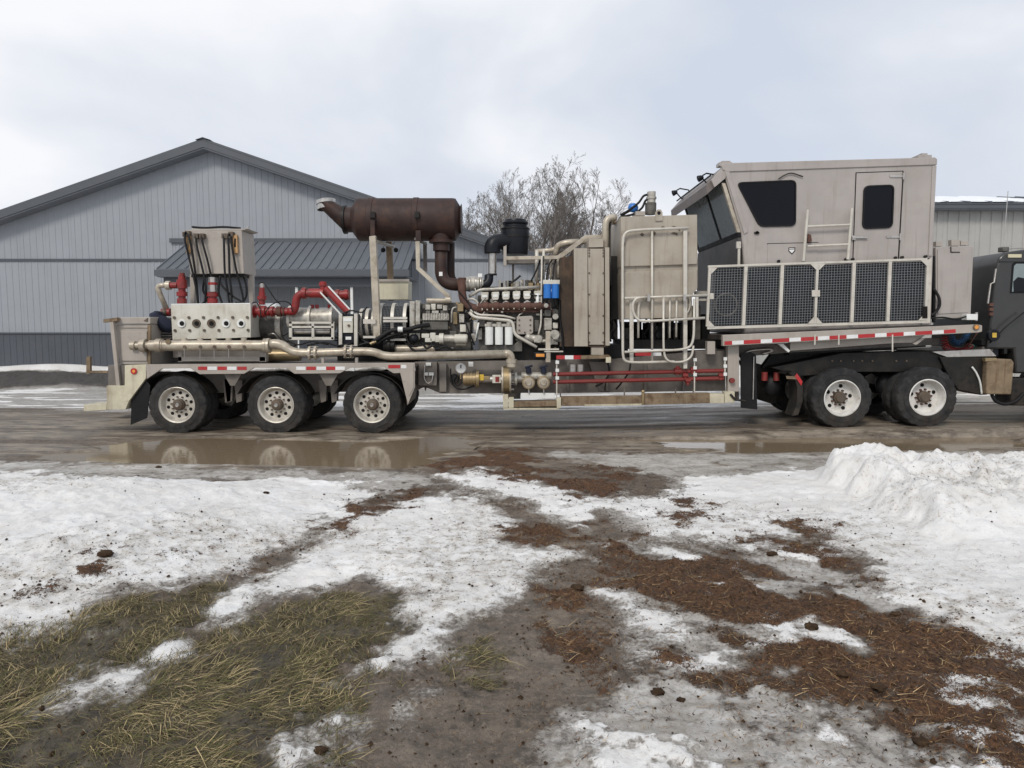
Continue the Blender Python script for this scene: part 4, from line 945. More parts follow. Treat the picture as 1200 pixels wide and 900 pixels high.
for h,r in (([(436,402,12.82),(446,395,12.8),(456,388.5,12.8),(465,386.5,12.8),(478,386,12.85),(490,382.5,12.9),(503,381,13.0)],0.040),([(440,404,12.84),(452,396,12.82),(466,391,12.84),(480,389,12.9),(500,388,13.0)],0.028),
            ([(420,405,12.84),(430,402,12.84),(438,403,12.84),(450,398,12.86),(470,394,12.9)],0.022),([(475,393,12.9),(478,400,12.88),(484,406,12.88),(495,404,12.9)],0.018),([(495,402,12.86),(500,408,12.85),(508,405,12.85),(514,409,12.86)],0.02),
            ([(505,403,12.86),(512,409,12.84),(522,406,12.84),(532,411,12.86)],0.016),([(520,404,12.86),(530,409,12.86),(545,410,12.88)],0.014),([(543,372,13.0),(548,385,12.95),(553,397,12.95),(556,404,13.0)],0.014),([(360,405,12.85),(380,401,12.83),(395,405,12.83),(412,402,12.83)],0.016),([(338,400,12.9),(350,404,12.84),(366,400,12.83),(385,404,12.84)],0.014),
            ([(430,360,13.0),(424,366,12.9),(412,364,12.88),(400,368,12.9)],0.014),([(478,404,12.86),(486,411,12.86),(500,411,12.88)],0.02)):
    B(MB().tube(spline(PP(*h)),r,8),'hose',m_black,tr,sharp=180)
B(MB().cx(466.5,472,386,12.79,3.2,12),'hose_collar',m_white,tr); B(MB().tube(PP((434,403,12.8),(441,400,12.8)),0.03,8),'hose_end',m_copper,tr)
# skid below engine
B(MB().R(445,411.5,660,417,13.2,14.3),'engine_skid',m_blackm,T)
# --- V12 engine
en = B(MB().prism([(561,362),(655,360),(655,410),(561,411)],13.20,14.30),'engine',m_engine,T,0.01)
B(MB().prism([(560,346),(652,344),(655,360),(558,362)],13.22,14.2),'cylinder_bank',m_engine,en,0.01)
for i in range(6):
    x = 568+12.45*i; y = 347-0.35*i
    c = B(MB().prism([(x-4.4,y-4.5),(x+4.4,y-5),(x+4.2,y+2.5),(x+3,y+5),(x-3,y+5.2),(x-4.2,y+3)],12.98,13.22),'rocker_cover',m_mach,en,0.012)
    B(MB().R(x-3,y-1.5,x+3,y+1.5,12.972,12.979),'cover_plate',m_white,en)
    B(MB().cz(x+6.2,y-6,y+2,13.1,1.3,8),'injector_line',m_blackm,en)
    B(MB().prism([(x-4,y+8.5),(x,y+5.8),(x+4,y+8.2),(x+4,y+9.5),(x-4,y+9.8)],12.97,13.05),'port_flange',m_steel,en)
    if i in (2,3): B(MB().cz(x,y-9.5,y-4.5,13.05,2.2,10).cz(x,y-8,y-6.8,13.05,3.0,10),'filler_neck',m_silver,en)
    for d in (-3,3): B(MB().cz(x+d,y+14,y+16.5,12.94,0.9,6),'manifold_stud',m_mach,en)
mn = B(MB().cx(560,645,358.8,12.98,3.8,16),'exhaust_manifold',m_maniR,en,sharp=40)
for i in range(6): B(MB().cx(566+12.45*i,572+12.45*i,358.6,12.98,4.8,14),'manifold_joint',m_maniR,en)
for i in range(6): B(MB().R(565+12.45*i,352.5,571+12.45*i,357,13.0,13.2),'runner',m_maniR,en)
B(MB().R(559,362.3,648,366,13.0,13.18),'heat_shield',m_maniR,en)
B(MB().tube(soft(PP((541.5,328,13.1),(541.5,350,13.1),(549,360,13.05),(566,362.5,13.0)),0.16,6),0.075,14),'exhaust_riser',m_maniR,en,sharp=180)
B(MB().cz(541.5,325.5,342,13.1,4.6,16).cx(536,541,332.5,13.2,5,14),'riser_joint',m_maniR,en)
tu = B(MB().lathe(W(544,332.3,13.2),(1,0,0),[(0,0.03),(0,0.11),(0.05,0.13),(0.10,0.115),(0.12,0.135),(0.20,0.135),(0.22,0.12),(0.28,0.12),(0.30,0.10),(0.36,0.09)],24),'turbocharger',m_silver,en)
for px in (550,557.5,563): B(MB().cx(px,px+1.2,332.3,13.2,8.6,20),'turbo_band',m_steel,en)
B(MB().R(560,320.5,565,325,13.15,13.25),'actuator',m_white,en)
B(MB().tube(spline(PP((573,323,13.25),(572.5,329,13.22),(569,333,13.2),(564,333.5,13.2))),0.085,14),'intake_elbow',m_blackp,en,sharp=180)
B(MB().cz(577,294.5,322.5,13.25,4.7,20),'intake_tube',m_steel,en); B(MB().cz(577,320.8,322.6,13.25,5.4,18).cz(577,295,296.5,13.25,5.2,18),'tube_clamp',m_blackm,en)
B(MB().tube(spline(PP((577,297,13.25),(577,289,13.25),(580,284.5,13.27),(588,283,13.3),(596,283,13.35))),0.15,18),'intake_elbow',m_blackp,en,sharp=180)
xc = W(604,280,13.45).x; zb = W(604,298.5,13.45).z; 
ac = B(MB().lathe((xc,13.45,zb),(0,0,1),[(0,0.10),(0,0.235),(0.03,0.245),(0.30,0.262),(0.44,0.262),(0.50,0.25),(0.515,0.225),(0.55,0.222),(0.56,0.235),(0.575,0.245),(0.60,0.245),(0.615,0.22),(0.645,0.21),(0.66,0.18),(0.665,0.001)],32),'air_cleaner',m_blackp,en,sharp=22)
for h in (0.32,0.47): B(MB().lathe((xc,13.45,zb),(0,0,1),[(h,0.272),(h+0.02,0.272),(h+0.02,0.25),(h,0.25)],32,closed=True),'band',m_blackm,en)
B(MB().prism([(590,279),(593.5,279),(593.5,311.5),(590,311)],13.2,13.3),'bracket_plate',m_paint,en)
B(MB().prism([(593,300.5),(653,299.5),(686,275.5),(706,275),(706,279),(688,280),(657,303.5),(593,304.5)],13.02,13.08),'support_beam',m_pipe,en,0.003)
B(MB().R(593,304.6,650,308.5,13.3,13.6),'support_tray',m_frame,en); B(MB().R(600,306.5,602.5,331,13.6,13.66),'tray_leg',m_frame,en)
# pipes over the engine
PIPES = [([(550,347,13.05),(556,344,13.0),(562,339.5,12.98),(585,338.5,12.98),(632,336.5,12.98)],0.030,m_silver),
 ([(548,351,13.02),(556,350,12.98),(561,356,12.98),(558,362,12.98)],0.022,m_silver),
 ([(550,366,12.95),(556,372,12.92),(580,374,12.92),(601,376,12.9),(602.5,392,12.88),(629,407,12.85)],0.030,m_tube),
 ([(551,363,12.97),(560,369,12.94),(590,370,12.92),(604,373.5,12.92)],0.020,m_tube),
 ([(635,300,13.0),(634.5,345,12.98),(634,380,12.95),(631,392,12.95)],0.018,m_tube),
 ([(637,292,13.1),(637,330,13.1)],0.026,m_tube),([(630,345,12.97),(630,362,12.97)],0.032,m_white),
 ([(645.5,303,13.2),(645.5,327,13.1)],0.025,m_pipe),([(654.5,300,13.2),(654.5,326,13.15)],0.034,m_pipe),
 ([(627,295,13.3),(650,293,13.3),(656,286,13.3),(690,283,13.3)],0.045,m_pipe),([(651,300,13.3),(653,288,13.25),(662,284.5,13.2),(678,283.5,13.2)],0.058,m_pipe),
 ([(629,293,13.2),(629,330,13.25)],0.035,m_tube),([(561,378,12.95),(557.5,396,12.95)],0.016,m_white),
 ([(620,396,12.98),(634,398,12.98)],0.075,m_silver),([(616,393,12.98),(624,399,12.98)],0.075,m_silver),
 ([(657,340,13.0),(658.5,365,12.98),(660,380,12.98),(662,408,12.98)],0.017,m_black),([(529,378,12.98),(529.5,361,12.98),(535,360,13.0)],0.016,m_silver),
 ([(626,400,12.92),(647,399,12.92)],0.028,m_tube),([(648,396.5,12.9),(654,396.5,12.9)],0.035,m_silver)]
for pth, r, mt in PIPES: B(MB().tube(soft(PP(*pth),0.10,5),r,12),'pipe',mt,en,sharp=180)
HS = [([(622,330,13.1),(628,318,13.1),(633,305,13.1)],0.016),([(640,328,13.0),(642,314,13.05),(647,304,13.1)],0.013),([(648,328,13.0),(649,312,13.05),(652,303,13.1)],0.014),
 ([(640,362,12.95),(641,350,12.95)],0.014),([(656,352,12.93),(656,372,12.93),(659,392,12.93),(660,411,12.93)],0.022),([(536,340,13.0),(548,354,12.98),(558,371,12.93)],0.012),([(596,333,13.1),(604,328,13.1),(610,323,13.1)],0.02),([(637,300,12.98),(636,340,12.95),(636,385,12.93)],0.010)]
for h, r in HS: B(MB().tube(spline(PP(*h)),r,7),'hose',m_black,en,sharp=180)
# row of clutter between the banks
rr = random.Random(9)
for k in range(24):
    x = 584+rr.random()*48; y = 327+rr.random()*8; Y0 = 13.2+rr.random()*0.6
    if k % 3 == 0: B(MB().cz(x,y,340,Y0,1.4+rr.random()*1.6,8),'sensor_post',rr.choice([m_silver,m_copper,m_steel]),en)
    else: B(MB().R(x,y,x+2+rr.random()*4,340,Y0,Y0+0.12),'fuel_fitting',rr.choice([m_silver,m_engine,m_blackm,m_copper]),en,0.006)
B(MB().R(565,336,640,343,13.5,14.0),'intake_plenum',m_blackm,en)
for k in range(46):
    x = 545+rr.random()*112; y = 336+rr.random()*62; L_ = 4+rr.random()*16; d = rr.choice([(1,0.1),(0.1,1),(0.7,0.7),(-0.6,0.8)]); Y0 = 12.97+rr.random()*0.2
    B(MB().tube(spline(PP((x,y,Y0),(x+d[0]*L_*0.5+rr.uniform(-2,2),y+d[1]*L_*0.5+rr.uniform(-2,2),Y0-0.03),(min(x+d[0]*L_,659),min(y+d[1]*L_,408),Y0+0.02)),4),rr.choice([0.006,0.008,0.011,0.014]),5),'engine_line',rr.choice([m_black,m_black,m_blackm,m_silver,m_tube,m_engine]),en,sharp=180)
for k in range(60):
    x = 483+rr.random()*176; y = 352+rr.random()*56; w = 1.2+rr.random()*3.2; h = 1.2+rr.random()*3.2; Y0 = 12.98+rr.random()*0.2
    if rr.random() < 0.4: B(MB().cy(x,y,Y0,Y0+0.2,w*0.6,9),'fitting',rr.choice([m_silver,m_steel,m_copper,m_hub]),en)
    else: B(MB().R(x,y,x+w,y+h,Y0,Y0+0.2),'bracket',rr.choice([m_engine,m_silver,m_blackm,m_hub,m_dusty]),en,0.004)
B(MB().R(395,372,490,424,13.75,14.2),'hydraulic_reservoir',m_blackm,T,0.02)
for k in range(26):
    x = 300+rr.random()*190; y = 385+rr.random()*18; L_ = 8+rr.random()*20; Y0 = 12.9+rr.random()*0.5
    B(MB().tube(spline(PP((x,y,Y0),(x+L_*0.5,y+rr.uniform(-6,8),Y0-0.05),(x+L_,min(y+rr.uniform(-4,10),424),Y0+0.03)),4),rr.choice([0.009,0.013,0.018]),6),'hose',rr.choice([m_black,m_black,m_blackm,m_steel]),T,sharp=180)
# lube oil filters
for i,x in enumerate((573.3,584.7,596.3)):
    f = B(MB().cz(x,383.2,403.8,12.88,4.7,20),'oil_filter',m_white,en); B(MB().cz(x,377.5,383,12.9,3.0,14),'filter_head',m_silver,en)
B(MB().R(568,379.5,601,382.8,12.9,13.2),'filter_manifold',m_silver,en,0.005); B(MB().prism([(565,405),(602,404),(612,396),(612,412),(560,412)],12.95,13.2),'oil_pan',m_engine,en,0.01)
for i,x in enumerate((641.5,650.8)): B(MB().cz(x,333,349.5,12.85,4.5,20),'fuel_filter',m_blue,en); B(MB().cz(x,349.5,351.5,12.85,1.4,8),'drain_cock',m_black,en)
B(MB().R(636.5,328,656,333,12.80,12.98),'filter_head',m_mach,en,0.006)
cp = B(MB().prism([(605.5,371),(623,370),(625,372),(625,389.5),(623,391.5),(607,392),(605,390)],12.93,13.2),'timing_cover',m_paint,en,0.01)
bolts(cp,[W(x,y,12.93) for x in (608.5,621.5) for y in (375,381,387)]+[W(615,389.5,12.93)])
wp = [(636,355,10,7,m_silver),(638,362,8,9,m_engine),(637.5,372.5,9.5,14.5,m_silver),(647,362,8,10,m_engine),(648,378,6,7,m_mach),(646,388,10,9,m_silver),(626,375,6,14,m_engine),(628,367,16,3,m_silver),(652,390,7,11,m_engine),(626,392,7,10,m_engine),(561,373,8,10,m_engine),(566,366,6,8,m_silver),(645,398,9,6,m_silver),(604,394,12,6,m_engine)]
for x,y,w,h,mt in wp: B(MB().R(x,y,x+w,y+h,12.93+rr.random()*0.12,13.22),'casting',mt,en,0.014)
for x,y,r in ((650,392,5.5),(644,399.5,5),(651,371,3.4),(640,358,2.6),(631,397,4.5)): B(MB().cy(x,y,12.86,13.0,r,18),'pulley_boss',m_silver,en)
B(MB().R(639.5,388,645,424.5,12.72,12.78),'lamp_bracket',m_pipe,T); B(MB().R(631,408.5,655,410.3,12.7,12.9).R(638,411.3,660,412.6,12.7,12.9),'step_rail',m_tube,T)
lm = B(MB().R(626,413,640,420,12.70,12.76),'marker_lamp',m_blackp,T,0.01); B(MB().R(628,414.6,638,418.2,12.690,12.6985),'lens',m_amber,lm,0.01)
# --- radiator
B(MB().prism([(656,302),(671,300),(671,406),(656,406)],12.95,14.6),'fan_shroud',m_core,T)
B(MB().R(716,300,726,374,13.0,14.0),'gap_shade_box',m_blackm,T)  # added black box: stands for radiator shade and dark hoses beside the tank
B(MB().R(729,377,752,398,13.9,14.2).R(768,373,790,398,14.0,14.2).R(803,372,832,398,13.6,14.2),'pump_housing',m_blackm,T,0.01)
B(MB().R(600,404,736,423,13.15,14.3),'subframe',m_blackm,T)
rd = B(MB().prism([(672.5,291.5),(713,290.5),(713,407),(672.5,406.5)],12.62,14.7),'radiator',m_core,T,0.006)
B(MB().prism([(672.5,291),(688.5,291),(689,406),(673,406)],12.575,12.615),'side_channel',m_tank,rd,0.006)
B(MB().prism([(689,291.5),(707.8,291.5),(708,404),(690,404)],12.590,12.617),'side_panel',m_tank,rd,0.004)
B(MB().prism([(709,290),(714,290),(714.5,405),(709.5,405)],12.555,12.615),'flange_strip',m_tank,rd,0.004)
B(MB().prism([(690,279.8),(707,279.5),(707,289.7),(690,290)],12.62,14.6),'top_tank',m_tank,rd,0.004)
bolts(rd,[W(x,y,12.59) for x in (690.5,707) for y in (293,296.5,300,320,345,370,390,401)])
B(MB().R(693,405,707.5,416,12.64,12.8),'foot',m_tank,rd,0.004); B(MB().prism([(681,417),(713.5,416),(715.5,418),(715.5,425),(711,425),(711,420),(681,421)],12.56,13.0),'mount_shelf',m_rust,rd)
B(MB().R(710,418.5,716,425,12.55,12.558),'shelf_plate',m_cream,rd)
for i,x in enumerate((652,662,672)): B(MB().R(x,416.5,x+10,421,12.66,12.68),'reflective_tape',m_tapeR if i!=1 else m_tapeW,T)
# --- square tank with stiffening groove
tk = B(MB().prism([(727.5,254),(817,251.5),(817.5,309.5),(728,312.5)],12.55,14.3),'tank',m_tank,T,0.008)
B(MB().prism([(728,312.2),(817.5,309.2),(817.5,316.4),(728,319.0)],12.60,14.29),'groove',m_tank,tk)
B(MB().prism([(728,318.8),(817.5,316.2),(817.5,338),(811,346),(811,372),(729,374)],12.55,14.3),'tank_lower',m_tank,tk,0.008)
for x in (729.5,764,801.5): B(MB().R(x-1.6,270,x+1.6,374,12.53,12.547),'stiffener',m_tank,tk)
B(MB().prism([(768,259),(776.5,258.5),(776.5,249),(774.5,245.5),(770.5,245.5),(768,249)],12.525,12.546),'lifting_lug',m_tank,tk); B(MB().cy(772.3,249.5,12.518,12.5245,2.0),'lug_eye',m_hole,tk)
mo = B(MB().cz(762.5,238,251.5,13.3,6.4,20),'mixer_motor',m_engine,tk); B(MB().cz(763.3,224.8,238,13.3,4.8,18).cz(763.3,231,233.5,13.3,5.8,18),'motor_cap',m_silver,tk)
B(MB().ball(W(742,243.5,13.4),0.10,12,1,0.8,0.9).cx(737,746.5,243.5,13.4,4.2,14),'blue_actuator',m_blue,tk,sharp=60)
for h in ([(727,252,13.4),(736,247,13.35),(748,238,13.3),(754,230,13.3),(759,228,13.3)],[(729,254,13.4),(742,251,13.35),(752,244,13.3),(756,236,13.3),(759,233,13.3)],[(722,262,13.4),(730,252,13.4),(738,247,13.4)]): B(MB().tube(spline(PP(*h)),0.022,7),'hose',m_black,tk,sharp=180)
B(MB().R(745,247.5,756,252.5,13.2,13.6),'motor_base',m_paint,tk)
B(MB().tube(soft(PP((709.5,330,12.95),(709.5,256,12.95),(722,254.5,13.0)),0.16,6),0.062,14),'vent_pipe',m_pipe,tk,sharp=180)
for k in range(4): B(MB().tube(spline(PP((719,253,13.1+k*0.05),(715.5-k*1.2,262,13.05),(715-k*1.4,290,13.0),(716-k,335,13.0))),0.016,6),'hose',m_black if k%2 else m_engine,tk,sharp=180)
B(MB().R(718,253,722,262,13.15,13.3),'bulkhead',m_rust,tk)
chips = [(777,267,2.2,1.6),(790,266.5,2.6,1.4),(752.5,275,1.8,1.6),(766.5,273.5,1.6,2.0),(790,273.5,2.6,1.2),(796,268.5,1.2,2.0),(731.5,286,0.9,2.2),(793,274.8,1.0,1.4)]
for x,y,a,b_ in chips: B(MB().prism([(x-1.5*a,y),(x-a*0.2,y-1.4*b_),(x+1.5*a,y-b_*0.3),(x+a*0.5,y+1.4*b_),(x-a*0.6,y+b_*0.7)],12.5445,12.5485),'rust_chip',m_hub,tk)
# gear below the tank
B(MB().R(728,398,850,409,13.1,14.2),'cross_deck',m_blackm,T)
for x,w,h,mt in ((733,5,14,m_engine),(744,3,20,m_blackm),(752,3,12,m_blackm),(766,3,26,m_engine),(782,4,22,m_frame),(790,5,18,m_frame),(718,6,26,m_engine),(812,9,40,m_frame),(822,10,30,m_blackm),(760,2,20,m_blackm),(776,2,16,m_black),(797,3,20,m_blackm)):
    B(MB().R(x,398-h,x+w,398,13.2+rr.random()*0.4,13.9),'pump_fitting',mt,T,0.01)
for x in (714,720,747,757,770,786): B(MB().tube(spline(PP((x,373,13.2),(x+3,383,13.15),(x-2,392,13.15),(x+2,400,13.2))),0.02,7),'hose',m_black,T,sharp=180)
B(MB().R(815,341,829,345,13.0,13.1).R(815,350,830,352.5,12.8,12.85),'tie_bar',m_tube,T)
# --- folding handrails
RLS = [([(807,267,12.46),(746,269.5,12.46),(731,272,12.46),(729.5,290,12.46),(729.8,416,12.46),(732,424,12.46),(748,425,12.46),(790,423.5,12.46)],0.19,0.024),
 ([(764.2,270,12.47),(764.2,424,12.47)],0.1,0.020),
 ([(732,349.5,12.44),(829,346,12.44)],0.1,0.024),
 ([(757,348.2,12.40),(746,349,12.40),(741.5,355,12.40),(741.5,366,12.40),(748,376,12.40),(758,376.5,12.40),(826,372.5,12.40)],0.22,0.023),
 ([(760,349.5,12.50),(751,351,12.50),(748.2,357,12.50),(748,396,12.50)],0.16,0.020),
 ([(732,412.5,12.42),(803,409.8,12.42),(813,403,12.42),(813.5,350,12.42)],0.26,0.022),
 ([(777.5,348,12.43),(777.5,414,12.43),(782,423,12.43),(790,424.5,12.43),(802,424,12.43),(811,418,12.43),(812.5,405,12.43)],0.22,0.020),
 ([(785,348.5,12.5),(784.7,396,12.5)],0.1,0.018),([(793,348.2,12.5),(792.3,395,12.5)],0.1,0.018),
 ([(806,348,12.5),(809,352,12.5),(808.5,362,12.5),(803,370,12.5)],0.15,0.012)]
hr = None
for i,(p,d,r) in enumerate(RLS): B(MB().tube(soft(PP(*p),d,7),r,12),'handrail',m_tube,T,sharp=180)
B(MB().R(801,268,805.6,432,12.475,12.53),'rail_post',m_tube,T,0.006); B(MB().R(738,351,742.6,424,12.50,12.55),'rail_post',m_tube,T,0.006); B(MB().R(815.5,347,818.5,373,12.43,12.47),'rail_post',m_tube,T)
for x in (760.3,802.5): B(MB().R(x-1.6,345,x+1.6,353,12.36,12.475),'rail_clip',m_steel,T)
for i,(a,b_) in enumerate(((744,764),(764.5,775))): B(MB().R(a,413,b_,417,12.64,12.66),'reflective_tape',m_tapeR if i==0 else m_tapeW,T)
# --- main frame under the deck
B(MB().prism([(486,424),(652,422),(652,417),(716,421),(850,409),(850,458),(640,461),(516,461),(500,453),(488,449)],13.0,13.14),'main_beam',m_frame,T)
B(MB().prism([(486,424),(850,409),(850,458),(516,461),(488,449)],14.1,14.24),'main_beam',m_frame,T)
B(MB().R(490,424,512,452,12.85,13.0),'bulkhead',m_frame,T,0.01); B(MB().prism([(515,426),(523,426),(523,459),(515,459)],12.88,12.995),'web_stiffener',m_frame,T)
for x in (664,710,755,800): B(MB().R(x,424,x+3,458,12.93,12.995),'web_stiffener',m_frame,T)
B(MB().prism([(690,424),(716,424),(707,458),(702,458)],12.88,12.925),'gusset',m_frame,T)
B(MB().R(815,411,850,440,12.80,12.99),'valve_box',m_frame,T,0.006)
for y0_,x0_ in ((437.5,648),(446.5,648)):
    B(MB().tube(PP((x0_,y0_+1.2,12.62),(848,y0_-3.2,12.62)),0.036,10),'red_pipe',m_dred,T)
rp = B(MB().cx(790,798,435,12.62,4,12).cz(794,429,439,12.62,2.4,10),'pipe_tee',m_dred,T)
for x,y in ((803,440),(806,446),(812,433),(845,440)): B(MB().cz(x,y-3,y+5,12.6,2.0,10).cx(x-3,x+3,y,12.6,2.8,10),'pipe_valve',m_dred,T)
for px,ys in ((652.5,(424.5,434,443)),(814,(421.5,431,439)),(849.5,(420.5,429,438.5))):
    B(MB().R(px-0.8,422,px+0.6,470 if px<840 else 440,12.57,12.585),'tag_post',m_tube,T)
    for y in ys: B(MB().R(px-1.4,y-1.9,px+2.6,y+1.9,12.555,12.568),'number_tag',m_white,T)
for x in (671,680): B(MB().cz(x,427,440,12.75,4.4,16),'canister',m_steel,T)
B(MB().tube(spline(PP((712,424,12.8),(714,436,12.8),(708,447,12.78),(698,453,12.78))),0.018,7),'hose',m_black,T,sharp=180); B(MB().tube(spline(PP((739,424,12.7),(737,436,12.7),(728,449,12.7),(722,456,12.75))),0.016,7),'hose',m_black,T,sharp=180)
# charge pump train below the deck
cg = B(MB().cx(543,560,444,12.78,7,22),'charge_pump',m_copper,T)
for x in (545,548.5,552,555.5): B(MB().cx(x,x+1.4,444,12.78,7.8,22),'pump_rib',m_copper,cg)
B(MB().cx(558,561.5,444,12.78,10,24),'flange',m_copper,cg); B(MB().cx(561,589,444.5,12.78,4,16),'coupling_shaft',m_steel,cg)
B(MB().R(561,433.5,588,449,12.9,13.0),'guard_plate',m_frame,cg); B(MB().R(561.5,439,567,446,12.70,12.78),'valve_body',m_yell,cg,0.006); B(MB().R(567,441,574,445,12.7,12.78),'valve_body',m_copper,cg,0.006); B(MB().R(577,439.5,587,449,12.71,12.8),'meter',m_mach,cg,0.006); B(MB().R(580.5,441.5,585,447.5,12.703,12.709),'meter_face',m_red,cg)
B(MB().cx(589,598,444.5,12.78,15.5,32),'flange_housing',m_copper,cg); B(MB().cx(588,590,444.5,12.78,17,32).cx(597,599,444.5,12.78,17,32),'flange_rim',m_pipe,cg)
for a in range(8):
    t = a*math.pi/4+0.2; p = W(599,444.5,12.78); B(MB().cyl(p+Vector((0,0.21*math.cos(t),0.21*math.sin(t))),p+Vector((0.05,0.21*math.cos(t),0.21*math.sin(t))),0.016,6),'stud',m_steel,cg)
B(MB().cx(599,616,444,12.78,5,16).cx(603,606,444,12.78,8.5,18),'inlet_neck',m_silver,cg)
for x in (619.5,637):
    v = B(MB().cy(x,448.5,12.60,12.80,7.6,24),'butterfly_valve',m_copper,T,0.006); B(MB().lathe(W(x,448.5,12.60),(0,1,0),[(-0.03,0.001),(-0.032,0.05),(-0.012,0.065),(-0.010,0.09),(-0.002,0.095)],22),'cap',m_pipe,v)
    B(MB().tube(PP((x,437,12.7),(x,431,12.7)),0.05,10),'stem',m_dblue,v); B(MB().tube(PP((x-4.5,431,12.68),(x+4.5,428.5,12.68)),0.02,8),'lever',m_dblue,v); B(MB().tube(PP((x,456,12.6),(x+0.5,461.5,12.6)),0.014,6),'drain',m_steel,v)
B(MB().cx(611,646,441,12.78,5,16),'valve_header',m_silver,T)
gg = B(MB().cy(540,431.5,12.72,12.80,6.4,28),'gauge',m_steel,T,0.004); B(MB().cy(540,431.5,12.712,12.7195,5.4,28),'dial',m_white,gg); B(MB().tube(PP((540,437,12.75),(540,444,12.75)),0.014,6),'gauge_stem',m_copper,gg); B(MB().R(539.5,427.5,540.7,431.5,12.707,12.7115),'needle',m_hole,gg)
B(MB().R(549,424,554.5,429.5,12.80,12.84),'warning_plate',m_white,T); B(MB().R(499,425,505,428.5,12.8,12.845).R(497.5,436.5,501.5,440,12.8,12.845).R(502.5,436.5,508,440,12.8,12.845),'data_plate',m_white,T)
B(MB().tube(spline(PP((498,428,12.82),(497,442,12.8),(501,449,12.8),(506,446,12.8),(507,438,12.82))),0.012,6),'chain',m_steel,T,sharp=180)
for h in ([(528,432,12.8),(529,448,12.78),(536,455,12.78),(545,456,12.8),(556,452,12.8)],[(535,440,12.8),(531,446,12.78),(536,452,12.78),(542,447,12.8)]): B(MB().tube(spline(PP(*h)),0.014,6),'hose',m_black,T,sharp=180)
B(MB().cy(532,444,12.82,12.98,5.5,18),'motor_end',m_blackm,T,0.01)
# --- low step with timber and rusty channel
sb = B(MB().prism([(602,471),(654,470.2),(654,476),(602,477)],12.45,12.75),'step_plank',m_rust,T); B(MB().R(590,478.2,655,480,12.44,12.76),'step_lip',m_cream,sb)
B(MB().prism([(589.5,462.5),(595.5,462.5),(595.5,478),(589.5,478)],12.43,12.55).R(596,466,602,478,12.44,12.6),'step_end',m_cream,sb,0.004); B(MB().R(652.5,466,657.5,478.3,12.43,12.55),'step_end',m_cream,sb,0.004)
B(MB().R(591,461,610,467.5,12.60,12.64),'black_plate',m_blackm,sb); B(MB().R(610.5,460.5,650,467,12.62,12.635),'sign_plate',m_white,sb)
ch = B(MB().prism([(658,464.5),(752,464),(754,461.5),(832,460.5),(832,472.5),(754,474.5),(658,476)],12.47,12.60),'rusty_channel',m_rust,T,0.004)
B(MB().prism([(685,474),(752,473),(752,475),(685,476)],12.452,12.466),'worn_edge',m_cream,ch); B(MB().cz(753.5,459,474,12.46,1.6,10).ball(W(753.5,459,12.46),0.035),'shackle_pin',m_copper,ch)
B(MB().R(832,461.5,848.5,472.5,12.46,12.62),'channel_end',m_cream,ch,0.004); B(MB().tube(spline(PP((856,462,12.5),(862,468,12.5),(874,470,12.5))),0.02,6),'hook',m_blackm,ch,sharp=180)
for x in (592,656,731,791,812): B(MB().R(x,455,x+1.5,470,12.7,12.72),'hanger_strap',m_frame,T)
B(MB().R(853,403,866,459,12.58,12.72),'landing_leg',m_paint,T,0.006); B(MB().R(849,459,861,472,12.52,12.66),'leg_foot',m_cream,T,0.004); B(MB().R(853,405,866,470,14.3,14.42),'landing_leg',m_paint,T)
B(MB().cy(858.5,446,12.50,12.57,3,14),'crank',m_dred,T); B(MB().R(829,400,838,415,12.56,12.7),'bracket',m_paint,T)
# --- raised front deck
def lin(a, b, x): return a[1]+(b[1]-a[1])*(x-a[0])/(b[0]-a[0])
top = lambda x: lin((847,392.5),(1151,380.0),x); bot = lambda x: lin((847,405.5),(1151,389.3),x)
B(MB().prism([(847,392.5),(1146,380.2),(1151,381.5),(1151,388.5),(1147,389.6),(847,405.5)],YN,YN+0.10),'front_deck_edge',m_paint,T,0.005)
def dquad(x0,x1,f0,f1,Y0,Y1): return MB().prism([(x0,f0(x0)),(x1,f0(x1)),(x1,f1(x1)),(x0,f1(x0))],Y0,Y1)
B(dquad(848,1149,lambda x: top(x)+0.5,lambda x: top(x)+6,YN+0.103,YF-0.103),'front_deck',m_frame,T)
B(dquad(847,1151,top,bot,YF-0.10,YF),'front_deck_edge',m_paint,T)
x = 849; red = True; k = 0
while x < 1118:
    w = (20 if red else 13.5) if k else 9
    f0 = lambda x: lin((849,400.0),(1120,386.0),x); f1 = lambda x: lin((849,404.4),(1120,390.2),x)
    B(MB().prism([(x,f0(x)),(min(x+w,1120),f0(x+w)),(min(x+w,1120),f1(x+w)),(x,f1(x))],YN-0.005,YN-0.0012),'reflective_tape',m_tapeR if red else m_tapeW,T)
    x += w; red = not red; k += 1
ml = B(MB().cy(1144.5,383.3,YN-0.03,YN-0.006,3.4,20),'marker_lamp',m_rust,T); B(MB().cy(1144.7,383.4,YN-0.037,YN-0.031,2.2,18),'lens',m_amber,ml)
B(MB().prism([(926,401),(1084,393),(1072,401.5),(1049,402),(926,411)],YN+0.16,YN+0.28),'lower_sill',m_paint,T,0.004)
B(MB().prism([(912,403),(918,403),(926,411),(924,413)],YN+0.12,YN+0.18),'sill_brace',m_white,T); B(MB().prism([(1080,396),(1085,396),(1074,404),(1070,403)],YN+0.12,YN+0.18),'sill_brace',m_paint,T)
for px in (955,983,1046): B(MB().R(px-0.8,392,px+0.8,412 if px>1000 else 404,YN-0.012,YN-0.006),'strap',m_tube,T)
B(MB().prism([(850,405),(1100,396),(1100,404),(925,413),(850,420)],13.0,13.15),'gooseneck_beam',m_frame,T); B(MB().prism([(850,405),(1100,396),(1100,404),(925,413),(850,420)],14.1,14.25),'gooseneck_beam',m_frame,T)
